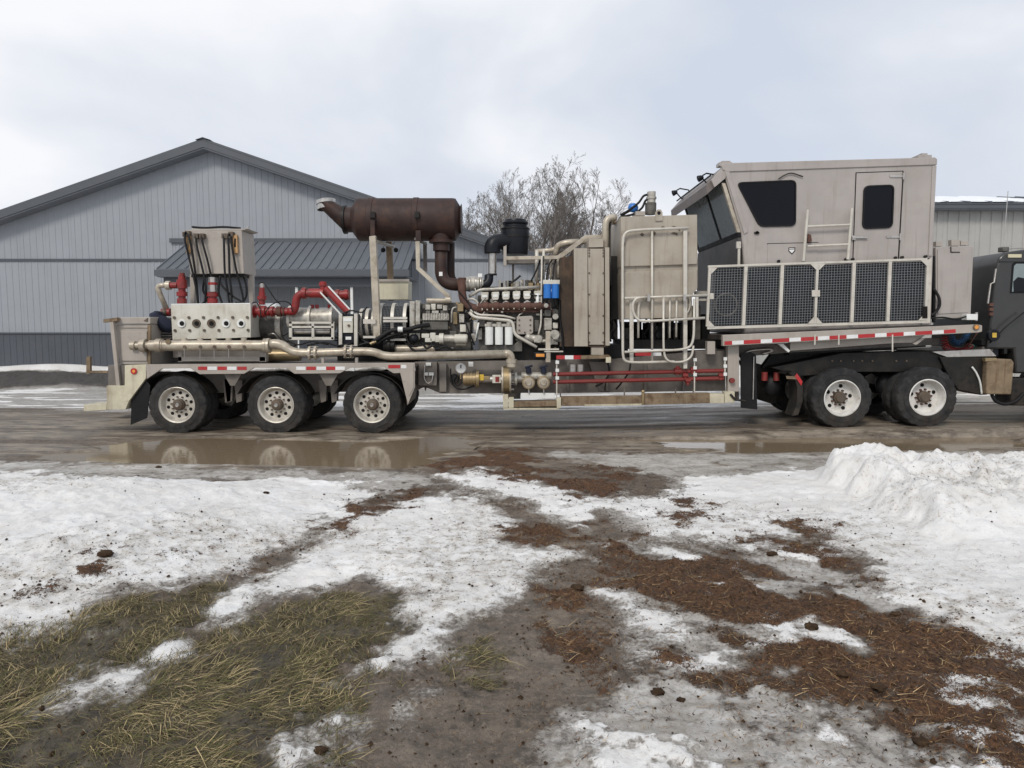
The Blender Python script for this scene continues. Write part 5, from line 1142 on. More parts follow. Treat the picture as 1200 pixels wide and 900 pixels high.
B(dquad(925,1085,lambda x: lin((925,412.5),(1085,403),x),lambda x: lin((925,416),(1085,406.5),x),13.05,14.2),'kingpin_plate',m_blackm,T)
# --- control cabin
YC = 12.58
side = [(847,197),(1097.5,185.5),(1091.5,382),(872,391),(872,310),(869,273)]
YE = 15.45
cab = B(MB().prism(side,YC,YE),'control_cabin',m_cabin,T,0.03)
B(MB().prism([(845,193.5),(849,191),(1096,184.3),(1098.5,186.5),(1098.2,193),(852,201.2),(847,199)],YC-0.022,YC+0.06),'roof_rail',m_cabin,cab,0.008)
B(MB().prism([(848,195.5),(855,200.5),(876.5,272),(872,274.5)],YC-0.020,YC-0.002),'corner_pillar',m_cabin,cab,0.006)
B(MB().prism([(1093,194),(1097.8,194),(1092.5,300),(1088,300)],YC-0.018,YC-0.002),'corner_pillar',m_cabin,cab,0.006)
def rounded(pp, r=5, n=5):
    res = []
    m = len(pp)
    for i in range(m):
        a, b_, c = (Vector((*pp[i-1],0)), Vector((*pp[i],0)), Vector((*pp[(i+1)%m],0)))
        p, q = b_+(a-b_).normalized()*r, b_+(c-b_).normalized()*r
        for k in range(n+1):
            t = k/n; v = p*(1-t)**2+b_*2*t*(1-t)+q*t*t; res.append((v.x, v.y))
    return res
def inset(pp, k):
    cx_ = sum(p[0] for p in pp)/len(pp); cy_ = sum(p[1] for p in pp)/len(pp)
    return [(cx_+(x-cx_)*(1-k/abs(x-cx_)) if abs(x-cx_) > k else cx_, cy_+(y-cy_)*(1-k/abs(y-cy_)) if abs(y-cy_) > k else cy_) for x, y in pp]
def window(pp, Y, parent, r):
    o = rounded(pp, r); w = B(MB().prism(o,Y-0.012,Y-0.001),'window',m_glass,parent)
    m = MB(); n = len(o); i_ = rounded(inset(pp,1.7), r*0.8)
    q = [W(x,y,Y-0.024) for x,y in o]; qi = [W(x,y,Y-0.024) for x,y in i_]
    vs = [(p.x,Y-0.024,p.z) for p in q]+[(p.x,Y-0.024,p.z) for p in qi]+[(p.x,Y-0.002,p.z) for p in q]+[(p.x,Y-0.0125,p.z) for p in qi]
    m.add(vs,[(i,(i+1)%n,n+(i+1)%n,n+i) for i in range(n)]+[(2*n+i,2*n+(i+1)%n,(i+1)%n,i) for i in range(n)]+[(n+i,n+(i+1)%n,3*n+(i+1)%n,3*n+i) for i in range(n)])
    return w, m
wq, fr = window([(863,213.5),(933.5,210.5),(933,265),(890,266)],YC,cab,7); B(fr,'window_gasket',m_gask,cab)
B(MB().tube(spline(PP((912,210,YC-0.03),(920,205,YC-0.03),(928,203,YC-0.03),(941,207,YC-0.03))),0.010,6),'drip_rail',m_black,cab,sharp=180)
dr = B(MB().prism([(1004,203),(1057.5,201),(1052,305),(1000,306)],YC-0.016,YC-0.001),'cabin_door',m_cabin,T,0.004)
B(MB().prism([(1003,202),(1058.5,200),(1058.5,200.8),(1003.8,202.8),(1000,306),(999.2,306)],YC-0.012,YC-0.0015),'door_gap',m_gask,dr); B(MB().prism([(1058.3,201),(1059.3,201),(1053.6,305),(1052.4,305)],YC-0.012,YC-0.0015),'door_gap',m_gask,dr)
wd_, fr = window([(1012.5,217.5),(1048.5,216),(1046.5,267),(1010.5,268.5)],YC-0.016,dr,7); B(fr,'window_gasket',m_gask,dr)
B(MB().R(999,277,1017,279.3,YC-0.06,YC-0.03).R(998.5,276,1003,281,YC-0.05,YC-0.016),'handle',m_steel,dr,0.004)
for y,x in ((206.5,1043),(277.5,1039)): B(MB().R(x,y-1.2,x+16,y+1.2,YC-0.032,YC-0.0165).cz(x+16,y-4,y+4,YC-0.03,1.2,8),'hinge',m_steel,dr)
ht = B(MB().prism([(900,286),(958.5,284.5),(957,311),(899.5,311)],YC-0.010,YC-0.001),'hatch',m_cabin,cab,0.003); B(MB().prism([(899,285.2),(959,283.7),(959,284.4),(899,285.9)],YC-0.009,YC-0.0015),'hatch_gap',m_gask,cab)
em = B(MB().prism([(924,290),(932,289.8),(932,294),(928,298.5),(924,294.5)],YC-0.0125,YC-0.0105),'emblem',m_gask,cab); B(MB().prism([(925,291),(931,290.8),(931,293.4),(928,296.8),(925,293.8)],YC-0.0155,YC-0.0127),'emblem_face',m_white,cab)
B(MB().prism([(924.5,291.8),(931.5,291.4),(931.5,292.2),(924.5,292.6)],YC-0.018,YC-0.0156),'emblem_band',m_engine,cab)
B(MB().cy(887.5,272.5,YC-0.03,YC-0.002,1.9,12).R(884,272,890,273.6,YC-0.03,YC-0.01),'latch',m_blackm,cab)
lad = B(MB().tube(PP((946.5,246,YC-0.10),(941.5,306,YC-0.10)),0.026,10),'grab_rail',m_tube,T); B(MB().tube(PP((998.5,244,YC-0.10),(993.5,304,YC-0.10)),0.026,10),'grab_rail',m_tube,T)
for y in (265.5,288.5): B(MB().tube(PP((946,y,YC-0.10),(996.5,y-2.2,YC-0.10)),0.020,10),'rung',m_tube,T)
B(MB().prism([(947.5,274),(950.5,275),(951.5,283),(947,284)],YC-0.06,YC-0.004),'side_marker',m_maniR,cab)
for x,y in ((992,303.8),(1000,303.8),(1050,302),(1058,301.5),(1085.5,300.5),(1089.5,303.5),(913,306)): B(MB().cy(x,y,YC-0.05,YC-0.002,1.7,10),'clevis',m_blackm,cab)
B(MB().R(843,190,858,194,YC+0.05,YC+0.25).R(846,188.5,856,190,YC+0.1,YC+0.2),'roof_lamp',m_cabin,cab); B(MB().R(1076,181.5,1092,185.5,YC+0.05,YC+0.3).R(1080,179.5,1087,181.5,YC+0.1,YC+0.2),'roof_lamp',m_cabin,cab)
# windscreen end: glass leaning out, visor above, charcoal panel below
tn, bn = W(845,200,YC), W(868,274,YC)
xt, zt_, xb_, zb_ = tn.x+0.05, tn.z-0.15, bn.x, bn.z
def end_quad(ya,yb,za,zb,off,th=0.02):
    f = lambda z: xb_+(xt-xb_)*(z-zb_)/(zt_-zb_)
    m = MB(); a = [(f(za)-off,ya,za),(f(za)-off,yb,za),(f(zb)-off,yb,zb),(f(zb)-off,ya,zb)]
    b_ = [(x+th,y,z) for x,y,z in a]
    return m.add(a+b_,[(0,1,2,3),(7,6,5,4),(0,4,5,1),(1,5,6,2),(2,6,7,3),(3,7,4,0)])
B(end_quad(YC+0.09,YE-0.2,zb_+0.03,zt_-0.06,0.03),'windscreen',m_wind,cab)
for za,zb2 in ((zb_-0.05,zb_+0.03),(zt_-0.06,zt_)): B(end_quad(YC+0.03,YE-0.15,za,zb2,0.045,0.06),'windscreen_frame',m_gask,cab)
for ya,yb in ((YC+0.02,YC+0.09),(YE-0.22,YE-0.15),(13.60,13.66)): B(end_quad(ya,yb,zb_+0.03,zt_-0.06,0.045,0.06),'windscreen_frame',m_gask if ya>12.7 else m_pipe,cab)
B(MB().box(xb_-0.035,xb_+0.02,YC+0.03,YE-0.12,W(870,385,YC).z,zb_-0.06),'front_panel',m_dkpan,cab)
vz = zt_+0.02
B(MB().poly([(xt-0.27,vz-0.27),(xt-0.29,vz-0.10),(xt-0.02,vz+0.20),(xt+0.03,vz+0.10),(xt-0.01,vz-0.02)],YC+0.06,YE-0.04),'visor',m_visor,cab,0.006)
B(MB().poly([(xt-0.16,vz-0.16),(xt-0.22,vz-0.03),(xt-0.01,vz+0.21),(xt+0.06,vz+0.14),(xt+0.03,vz+0.0)],YC-0.008,YC+0.058),'visor_end',m_cabin,cab,0.004)
for k,(px,py,Y_) in enumerate(((818,206,13.0),(788,223,15.0))):
    b0 = W(px+2,py+3,Y_); l_ = B(MB().lathe(b0,(-0.9,0,-0.35),[(-0.07,0.02),(-0.04,0.045),(0.02,0.06),(0.035,0.056),(0.037,0.001)],16),'work_lamp',m_blackp,cab)
    B(MB().tube([b0+Vector((0.05,0,0.05)),b0+Vector((0.12,0,0.09)),b0+Vector((0.30,0,0.06)),b0+Vector((0.36,0,-0.08))],0.014,6),'lamp_arm',m_blackp,cab); B(MB().tube([b0+Vector((0.05,0,0.0)),b0+Vector((0.16,0,-0.12)),b0+Vector((0.36,0,-0.06))],0.014,6),'lamp_arm',m_blackp,cab)
q = Vector((xt-0.30,0,vz+0.04)); B(MB().tube([(xt-0.22,YE-0.3,vz+0.06),(xt-0.18,YC+0.2,vz+0.09)],0.016,6),'lamp_rail',m_blackp,cab)
# --- mesh guard fence
YG = 12.44
ft = lambda x: lin((832,311),(1088,302.2),x); fb = lambda x: lin((829,386),(1085,378.6),x)
lx = lambda t: (832+(1088-832)*t, 829+(1085-829)*t)
fen = B(dquad(830,1087,ft,lambda x: ft(x)+2.6,YG,YG+0.05),'guard_fence',m_tube,T,0.003)
B(dquad(829,1086,lambda x: fb(x)-3.2,fb,YG,YG+0.05),'bottom_rail',m_tube,fen,0.003)
posts = [0.0,0.166,0.333,0.494,0.662,0.827,1.0]
for i,t in enumerate(posts):
    a, b_ = lx(t); w = 1.9 if i in (1,2,4,5) else 1.5
    B(MB().prism([(a-w,ft(a)+2.7),(a+w,ft(a)+2.7),(b_+w,fb(b_)-3.3),(b_-w,fb(b_)-3.3)],YG-0.004 if i!=3 else YG,YG+0.045),'fence_post',m_tube,fen,0.003)
for t,s in ((0,1),(0.494,1),(0.494,-1),(1.0,-1)):
    a, b_ = lx(t); g = s*9
    B(MB().prism([(a+s*1.5,ft(a)+2.5),(a+g,ft(a)+2.5),(a+s*1.5,ft(a)+10)],YG-0.008,YG-0.0045),'corner_gusset',m_tube,fen); B(MB().prism([(b_+s*1.5,fb(b_)-3),(b_+g,fb(b_)-3),(b_+s*1.5,fb(b_)-11)],YG-0.008,YG-0.0045),'corner_gusset',m_tube,fen)
B(MB().R(951.5,340,961,347.5,YG-0.014,YG-0.009),'latch_plate',m_tube,fen); B(MB().R(832,343.5,836.5,350.5,YG-0.014,YG-0.009),'latch_plate',m_tube,fen)
B(MB().R(832,383.6,1085,384.2,YG+0.06,YG+0.08),'toe_strip',m_rust,fen) if False else None
for i in range(6):
    t0, t1 = posts[i], posts[i+1]; m = MB(); (a0,b0),(a1,b1) = lx(t0), lx(t1)
    n = 13
    for k in range(1,n):
        f = k/n; a, b_ = a0+(a1-a0)*f, b0+(b1-b0)*f; m.tube([W(a,ft(a)+2,YG+0.028),W(b_,fb(b_)-2.5,YG+0.028)],0.0036,4,caps=False)
    for k in range(1,25):
        f = k/25; ya, yb = ft(a0)+(fb(b0)-ft(a0))*f, ft(a1)+(fb(b1)-ft(a1))*f
        m.tube([W(a0+(b0-a0)*f,ya,YG+0.022),W(a1+(b1-a1)*f,yb,YG+0.022)],0.0036,4,caps=False)
    o = B(m,'wire_mesh',m_mesh,fen); o['kind'] = 'stuff'
# coolers behind the fence
for i,(a,b_) in enumerate(((838,955),(959,1084))):
    c = B(MB().prism([(a,ft(a)+4),(b_,ft(b_)+4),(b_-2,fb(b_)-4),(a-2,fb(a)-4)],YC-0.060,YC-0.0255),'cooler',m_louv,T)
    for k in range(11): 
        y = 319+k*6; B(dquad(a+1,b_-3,lambda x: y+lin((832,0),(1088,-8.5),x),lambda x: y+2.4+lin((832,0),(1088,-8.5),x),YC-0.075,YC-0.061),'fin',m_louv,c)
p = W(851,357,YC-0.09); B(MB().lathe((p.x,YC-0.09,p.z),(0,1,0),[(0,0.20),(0.014,0.21),(0.014,0.18),(0,0.19)],28,closed=True),'fan_ring',m_engine,T)
B(MB().tube(PP((866,287,YC-0.03),(865.5,330,YC-0.03)),0.024,10),'conduit',m_tube,T); B(MB().R(863.5,283,868.5,291,YC-0.06,YC-0.0),'conduit_box',m_tube,T,0.004)
# --- box ahead of the cabin
bx_ = B(MB().prism([(1096.5,289.5),(1141,288.5),(1137.5,372),(1096.5,374)],12.70,14.3),'generator_box',m_cabin,T,0.008)
B(MB().R(1115,281,1125,288,12.80,12.9).R(1097,283,1105,288.5,12.8,12.9).R(1126,282,1135,287.5,12.8,12.9),'box_fitting',m_paint,bx_); B(MB().prism([(1099,292),(1138,291),(1135,366),(1099,368)],12.685,12.698),'box_door',m_cabin,bx_,0.003)
B(MB().R(1114,289,1115,296,12.675,12.684).R(1115,295,1125,296,12.675,12.684),'latch_slot',m_gask,bx_); B(MB().R(1094,300,1096.3,378,12.64,12.70),'black_seal',m_black,bx_)
B(MB().tube(spline(PP((1094,338,12.6),(1100,348,12.58),(1101,358,12.58),(1096,366,12.6),(1091,370,12.6))),0.026,8),'hose',m_black,bx_,sharp=180)
B(MB().tube(spline(PP((1092,373,12.55),(1105,372,12.55),(1120,374,12.55),(1132,371,12.55))),0.016,7),'cable',m_black,bx_,sharp=180); B(MB().R(1133,368,1146,375,12.55,12.7),'junction_box',m_white,bx_,0.006); B(MB().cz(1144,366,376,12.6,1.6,8),'vent_cap',m_steel,bx_)
B(MB().prism([(1088,304),(1092,302),(1090,378),(1081,380),(1081,374),(1086,366)],YG+0.055,YG+0.10),'fence_bracket',m_tube,fen) ; B(MB().R(1081,359,1087,373,YG-0.016,YG-0.0095),'vent_slot',m_hole,fen)
# ------------------------------------------------------------------ tractor unit
RB = 0.545
me_tyreB = side_ribs(tyre_mb(RB, 0.275, 0.308, 76, 0.020), 0.415).mesh('tyre', sharp=28); me_tyreB.materials.append(m_tyre)
me_rimB = MB().lathe((0,0,0),(0,1,0),[(0.0,0.312),(0.0,0.322),(0.006,0.332),(0.016,0.328),(0.024,0.304),(0.06,0.290),(0.145,0.278),(0.168,0.262),(0.172,0.20),(0.160,0.165),(0.160,0.03),(0.23,0.03),(0.23,0.30)],48,caps=False).mesh('wheel'); me_rimB.materials.append(m_wrim)
me_hubB = MB().lathe((0,0,0),(0,1,0),[(0.055,0.001),(0.055,0.075),(0.065,0.085),(0.085,0.09),(0.09,0.105),(0.160,0.112)],24).mesh('hub'); me_hubB.materials.append(m_hub)
me_nutB = MB().cyl((0,0.16,0),(0,0.115,0),0.018,6).mesh('lug_nut'); me_nutB.materials.append(m_maniR)
me_hhB = MB().cyl((0,0.171,0),(0,0.1615,0),0.034,16).mesh('hand_hole'); me_hhB.materials.append(m_hole)
YT = 12.46
TR = thing('semi_truck', (7.5, 13.68, 0.1), 'black semi tractor with white wheels and rusty brown tank under the cabin end', 'truck')
for px, py in ((987.5,464.5),(1087.5,464.5)):
    p = W(px, py, YT); zc_ = gz(p.x,12.7)+RB-0.02
    wheel_at(TR, p.x, YT, zc_, -1, 'tractor', rot=px*0.01); wheel_at(TR, p.x, 14.90, gz(p.x,14.7)+RB-0.02, 1, 'tractor', full=False)
    B(MB().cyl((p.x,12.75,zc_),(p.x,14.6,zc_),0.09,12),'axle',m_blackm,TR); B(MB().ball((p.x,13.68,zc_),0.24,16),'differential',m_blackm,TR,sharp=180)
xf = W(1160,430,12.8).x
for y0 in (13.22, 14.02):
    z1 = W(1000,414,13.2).z; B(MB().poly([(W(893,430,y0).x,z1-0.28),(W(905,416,y0).x,z1),(xf+4.0,z1+0.02),(xf+4.0,z1-0.28)],y0,y0+0.09),'frame_rail',m_blackm,TR)
B(MB().prism([(905,431),(988,413.5),(1098,411),(1112,424),(1100,436),(1010,436),(935,441)],12.80,13.2),'side_shield',m_blackm,TR,0.01)
bolts(TR,[W(x,y,12.80) for x in (975,985,1000,1010,1022,1050,1062) for y in (423,)])
B(MB().prism([(985,406.5),(1048,403.5),(1052,410),(980,413)],13.1,14.2),'fifth_wheel',m_blackm,TR,0.01)
B(MB().prism([(1092,412),(1160,409),(1168,417.5),(1110,418.5)],12.75,14.6),'catwalk',m_steel,TR,0.004)
B(MB().prism([(868,414),(880,412.5),(886,416),(887.5,480),(868.5,478)],12.80,12.83),'mud_flap',m_black,TR); B(MB().tube(PP((883.5,418,12.78),(882.5,468,12.78)),0.012,6),'flap_rod',m_steel,TR)
B(MB().prism([(868,414),(880,412.5),(886,416),(887.5,480),(868.5,478)],14.4,14.43),'mud_flap',m_black,TR)
fe = MB(); a = [W(921,437,12.5),W(929,435,12.5),W(937,441,12.5),W(940.5,452,12.5),W(940,470,12.5),W(935,486,12.5)]
o2 = [(p.x,p.z) for p in a]; fe.poly(o2+[(x-0.10 if i else x-0.02,z-0.02) for i,(x,z) in enumerate(o2)][::-1],12.48,12.85); B(fe,'quarter_fender',m_blackm,TR,0.006)
B(MB().prism([(921,440.5),(933,441),(934,444.5),(922,444)],12.472,12.479),'reflector',m_rust,TR); B(MB().prism([(931.5,441),(934,437.5),(940.5,447),(939,452)],12.465,12.4785),'reflector',m_tapeR,TR)
B(MB().tube(soft(PP((868,420,12.95),(875,411,12.95),(905,408.5,12.95),(905,412,12.95),(893,415,12.95)),0.15),0.026,8),'air_line',m_steel,TR,sharp=180)
B(MB().prism([(880,424),(912,432),(914,462),(905,474),(892,455)],13.3,14.1),'rear_crossmember',m_blackm,TR,0.02)
B(MB().ball(W(905,452,13.1),0.22,14,0.8,0.6,1.0),'air_bag',m_black,TR,sharp=180); B(MB().ball(W(1037,450,13.1),0.22,14,0.8,0.6,1.0),'air_bag',m_black,TR,sharp=180)
for x in (896,910): B(MB().cz(x,436,446,12.95,3.5,12),'brake_chamber',m_dred,TR)
# step skirt, rusty tank, hose
B(MB().prism([(1101,418),(1158,419),(1158,462.5),(1150,463),(1123,457),(1111,440)],12.74,13.2),'side_skirt',m_blackm,TR,0.015)
cv = [W(1139,430,12.72),W(1144,437,12.72),W(1148.5,448,12.72),W(1150.5,462,12.72)]; B(MB().tube(spline(cv),0.018,6),'skirt_edge',m_white,TR,sharp=180)
ta_ = B(MB().prism([(1157,423.5),(1161,421),(1186,421),(1188.5,425),(1185.5,462.5),(1155.5,462)],12.62,13.15),'fuel_tank',m_rust,TR,0.02); B(MB().prism([(1155,419.5),(1168,419.5),(1168,422.5),(1155,423.5)],12.61,12.7),'tank_strap',m_copper,ta_)
B(MB().tube(spline(PP((1162,462,12.7),(1167,470,12.68),(1178,473.5,12.66),(1190,470,12.66),(1199,461,12.7))),0.030,10),'loop_hose',m_black,TR,sharp=180)
B(MB().box(xf+0.35,xf+1.6,12.7,13.15,0.45,0.95),'battery_box',m_blackm,TR,0.02)
# suzi coils
def coil(path, r, wire, turns, n=10):
    P = [Vector(p) for p in spline(path, 10)]; out_ = []
    k = turns*n
    for i in range(k+1):
        f = i/k*(len(P)-1); j = min(int(f), len(P)-2); t = f-j; c = P[j]*(1-t)+P[j+1]*t
        d = (P[j+1]-P[j]).normalized(); u = Vector((0,1,0)); w = d.cross(u).normalized(); a = 2*math.pi*i/n
        out_.append(c+u*r*math.cos(a)+w*r*math.sin(a))
    return MB().tube(out_, wire, 5)
B(coil(PP((1106,394,12.9),(1108,406,12.9),(1118,411.5,12.9),(1131,411,12.9),(1138,404,12.95)),0.060,0.011,18),'air_coil',m_red,TR,sharp=180)
B(coil(PP((1114,391,13.1),(1117,400,13.1),(1124,402,13.1),(1131,396,13.1),(1134,390,13.1)),0.050,0.011,15),'air_coil',material('blue_hose',(0.03,0.10,0.22),0.4),TR,sharp=180)
B(coil(PP((1136,409,13.1),(1142,405,13.1),(1150,406,13.1),(1156,410,13.1)),0.045,0.010,10),'air_coil',material('teal_hose',(0.02,0.12,0.11),0.4),TR,sharp=180)
B(MB().tube(spline(PP((1150,381,12.7),(1145,390,12.75),(1139,399,12.8),(1134,407,12.85))),0.014,6),'air_line',m_maniR,TR,sharp=180); B(MB().tube(spline(PP((1200,366,12.7),(1180,382,12.7),(1168,394,12.75),(1160,402,12.8))),0.013,6),'air_line',m_black,TR,sharp=180)
lt = B(MB().cy(1165.5,393,12.62,12.7,7,20),'deck_lamp',m_blackp,TR,0.01); B(MB().R(1163,390,1168,395.5,12.612,12.6195),'lens',m_yell,lt)
rr = random.Random(31)
for k in range(14):
    x = 1150+rr.random()*50; y = 396+rr.random()*14; B(MB().R(x,y,x+3+rr.random()*6,y+3+rr.random()*6,12.8+rr.random()*0.3,13.3),'chassis_fitting',rr.choice([m_blackm,m_blackp,m_engine,m_frame]),TR,0.008)
# cab
CY0, CY1 = 12.80, 14.56
m_truck = material('black_truck_paint',(0.026,0.026,0.025),0.38,var=0.15,dirt=0.35,dirtcol=(0.05,0.047,0.045),dscale=2,coat=0.3)
x0 = W(1157,400,CY0).x; zt0 = W(1170,296,CY0).z; zb0 = W(1160,409,CY0).z
xr = x0+1.75
cabp = [(x0,zb0),(x0+0.10,zt0-0.25),(x0+0.13,zt0-0.10),(x0+0.22,zt0),(x0+0.6,zt0+0.06),(x0+1.2,zt0+0.05),(x0+1.40,zt0-0.02),(xr,zt0-0.78),(xr+0.02,zb0-0.45),(x0+0.55,zb0-0.45),(x0+0.5,zb0)]
tc_ = B(MB().poly(cabp,CY0,CY1),'cab',m_truck,TR,0.035)
B(MB().poly([(xr,zt0-0.86),(xr+0.5,zt0-0.92),(xr+1.55,zt0-1.10),(xr+1.66,zt0-1.30),(xr+1.68,zb0-0.35),(xr+1.25,zb0-0.35),(xr+1.15,zb0+0.15),(xr+0.35,zb0+0.15),(xr+0.2,zb0-0.35),(xr+0.02,zb0-0.35)],CY0+0.1,CY1-0.1),'hood',m_truck,TR,0.05)
B(MB().box(xr+1.69,xr+1.86,12.55,14.8,0.45,0.85),'front_bumper',m_steel,TR,0.03)
for y,o_ in ((12.62,-1),(14.74,1)):
    w = link('wheel',me_rimB,TR,Vector((xr+0.75,y,gz(xr+0.75,12.7)+RB-0.02))-Vector(ORG[TR.name])); w.rotation_euler=(0,0,0 if o_<0 else math.pi); link('tyre',me_tyreB,w); link('hub',me_hubB,w)
B(MB().poly([(x0+0.12,zt0-0.16),(x0+1.5,zt0-0.16),(x0+1.5,zt0-0.12),(x0+0.13,zt0-0.12)],CY0-0.03,CY0-0.002),'drip_edge',m_truck,tc_)
wpp = [(x0+0.39,zt0-0.70),(x0+0.40,zt0-0.24),(x0+0.44,zt0-0.20),(x0+1.24,zt0-0.20),(x0+1.52,zt0-0.64),(x0+1.50,zt0-0.70)]
m_cabg = material('clear_cab_glass',(0.20,0.25,0.26),0.05,var=0.15,spec=0.9)
B(MB().poly([(x-0.03 if x<x0+0.9 else x+0.03,z+(0.03 if z>zt0-0.4 else -0.03)) for x,z in wpp],CY0-0.006,CY0-0.001),'window_seal',m_gask,tc_); B(MB().poly(wpp,CY0-0.012,CY0-0.0065),'side_window',m_cabg,tc_)
B(MB().poly([(x0+0.42,zt0-0.70),(x0+0.40,zt0-0.52),(x0+0.48,zt0-0.44),(x0+0.60,zt0-0.46),(x0+0.63,zt0-0.70)],CY0-0.016,CY0-0.0125),'seat_shape',m_blackp,tc_)
B(MB().box(x0+0.28,x0+0.52,CY0-0.02,CY0-0.004,zt0-0.09,zt0-0.03),'marker_light',material('cream_lens',(0.6,0.55,0.38),0.3),tc_)
gp = W(1167,315,CY0-0.06); B(MB().tube([gp,gp+Vector((-0.02,0,-0.24)),gp+Vector((-0.08,0,-0.27)),gp+Vector((-0.11,0,-0.62))],0.017,8),'grab_handle',m_steel,tc_)
B(MB().tube([(x0+0.40,CY0+0.3,zt0),(x0+0.43,CY0+0.3,zt0+1.15)],0.007,5),'antenna',m_steel,tc_); B(MB().box(x0+0.34,x0+0.46,CY0+0.22,CY0+0.36,zt0+0.04,zt0+0.13),'antenna_base',m_engine,tc_,0.01); B(MB().tube([(x0+0.46,CY0+0.3,zt0+0.10),(x0+1.0,CY0+0.3,zt0+0.12)],0.008,5),'horn',m_steel,tc_)
for y in (357,362.5,368): B(MB().R(1160,y-1.8,1164.5,y+1.8,CY0-0.05,CY0-0.004),'rear_lamp',m_maniR,tc_)

# ------------------------------------------------------------------ jacket thrown over the crate
jk = MB(); c = W(189,377,12.98); rnd = random.Random(2)
n, mm_ = 28, 18; vs = []
for i in range(mm_+1):
    for j in range(n):
        a, b_ = math.pi*i/mm_, 2*math.pi*j/n
        q = Vector((math.sin(a)*math.cos(b_), math.sin(a)*math.sin(b_), math.cos(a)))
        k = 0.75+0.5*fbm(np.array([q.x*2.2+q.z*1.7+5]), np.array([q.y*2.2+q.z*2.1+3]),4,5)[0]
        drop = 0.12*max(0,q.x)+0.05*max(0,-q.z)
        vs.append((c.x+q.x*0.24*k+0.02, c.y+q.y*0.20*k, c.z+q.z*0.125*k-drop+(0.07 if q.x<-0.1 and q.z>0.4 else 0)))
jk.add(vs,[(i*n+j,(i+1)*n+j,(i+1)*n+(j+1)%n,i*n+(j+1)%n) for i in range(mm_) for j in range(n)])
tag(build(jk,'jacket',m_dblue,sharp=180),'dark navy jacket bundled on the crate left of the pump block','jacket')

# ------------------------------------------------------------------ clods lying on the snow and mud
CL = [(124,650,0.046,'largest black clod sitting alone on the left snow bank'),(771,812,0.030,'dark clod on grey ice at the bottom, left of the mulch strip'),(987,791,0.028,'dark clod near the lower edge of the brown mulch strip'),
 (841,800,0.022,'small dark clod on icy ground below the mulch strip'),(1079,871,0.030,'dark clod on the snow at the bottom right corner'),(798,821,0.018,'tiny clod just right of the clod on grey ice'),
 (1050,720,0.026,'dark clod where the mulch meets the right snow field'),(1029,806,0.030,'rounded clod on the mulch near the right side'),(676,690,0.04,'black clump in the middle of the muddy track'),
 (687,765,0.034,'black clump low in the muddy track'),(375,881,0.026,'brown stone at the grass edge near the bottom'),(186,548,0.03,'flat dark clod on slush behind the left snow bank'),(312,578,0.026,'small clod high on the left snow bank'),
 (905,650,0.036,'dark clump at the top of the mulch strip'),(950,735,0.036,'dark clump in the centre of the mulch strip')]
for i,(px,py,r,lab) in enumerate(CL):
    gx, gy = G(px,py)
    for _ in range(3):
        z_ = gz(gx,gy); gx, gy = G(px,py,z_)
    m = MB(); n, h_ = 16, 10; vs = []
    for a_ in range(h_+1):
        for j in range(n):
            a, b_ = math.pi*a_/h_, 2*math.pi*j/n; q = Vector((math.sin(a)*math.cos(b_),math.sin(a)*math.sin(b_),math.cos(a)))
            k = 0.35+1.25*fbm(np.array([q.x*2.6+i*3.3+q.z]),np.array([q.y*2.6+q.z*2.3]),5,i+3,0.65)[0]
            vs.append((gx+q.x*r*k*1.25,gy+q.y*r*k*1.1,z_+r*0.2+q.z*r*k*0.6))
    m.add(vs,[(a_*n+j,(a_+1)*n+j,(a_+1)*n+(j+1)%n,a_*n+(j+1)%n) for a_ in range(h_) for j in range(n)])
    tag(build(m,'dirt_clod',m_clod,sharp=60),lab,'clod')

# ------------------------------------------------------------------ uncountable litter: grass, mulch straw, crumbs
def tint_material(name, rough=0.8, trans=0.0):
    m = bpy.data.materials.new(name); m.use_nodes = True; t = m.node_tree; b = t.nodes['Principled BSDF']
    a = t.nodes.new('ShaderNodeAttribute'); a.attribute_name = 'tint'; t.links.new(a.outputs['Color'], b.inputs['Base Color']); b.inputs['Roughness'].default_value = rough; b.inputs['Specular IOR Level'].default_value = 0.3
    return m
def ribbons(name, x, y, ln, wid, ang, lift, bend, tint, seg=3):
    n = len(x); z, _ = terrain(x, y)
    dx, dy = np.cos(ang), np.sin(ang); V = []; ox, oy = -dy, dx
    zs2, _ = terrain(x+dx*ln, y+dy*ln)
    for s in range(seg+1):
        t = s/seg; b2 = bend*t*t
        cx_, cy_ = x+dx*ln*t+ox*b2, y+dy*ln*t+oy*b2
        cz_ = z*(1-t)+zs2*t+0.004+lift*np.sin(math.pi*min(1,t*0.8+0.1))
        w = wid*(1-0.8*t*t)
        V.append(np.stack([cx_-ox*w,cy_-oy*w,cz_],1)); V.append(np.stack([cx_+ox*w,cy_+oy*w,cz_+w*0.4],1))
    V = np.stack(V,1).reshape(-1,3); k = 2*(seg+1)
    base = (np.arange(n)*k)[:,None]
    F = np.concatenate([base+np.array([[2*s,2*s+2,2*s+3,2*s+1]]) for s in range(seg)],1).reshape(-1,4)
    me = bpy.data.meshes.new(name); me.vertices.add(len(V)); me.vertices.foreach_set('co',V.astype(np.float32).ravel())
    me.loops.add(F.size); me.loops.foreach_set('vertex_index',F.astype(np.int32).ravel()); me.polygons.add(len(F)); me.polygons.foreach_set('loop_start',np.arange(0,F.size,4,dtype=np.int32))
    me.update(calc_edges=True)
    at = me.color_attributes.new('tint','FLOAT_COLOR','POINT'); at.data.foreach_set('color',np.concatenate([np.repeat(tint,k,0),np.ones((n*k,1))],1).astype(np.float32).ravel())
    return me
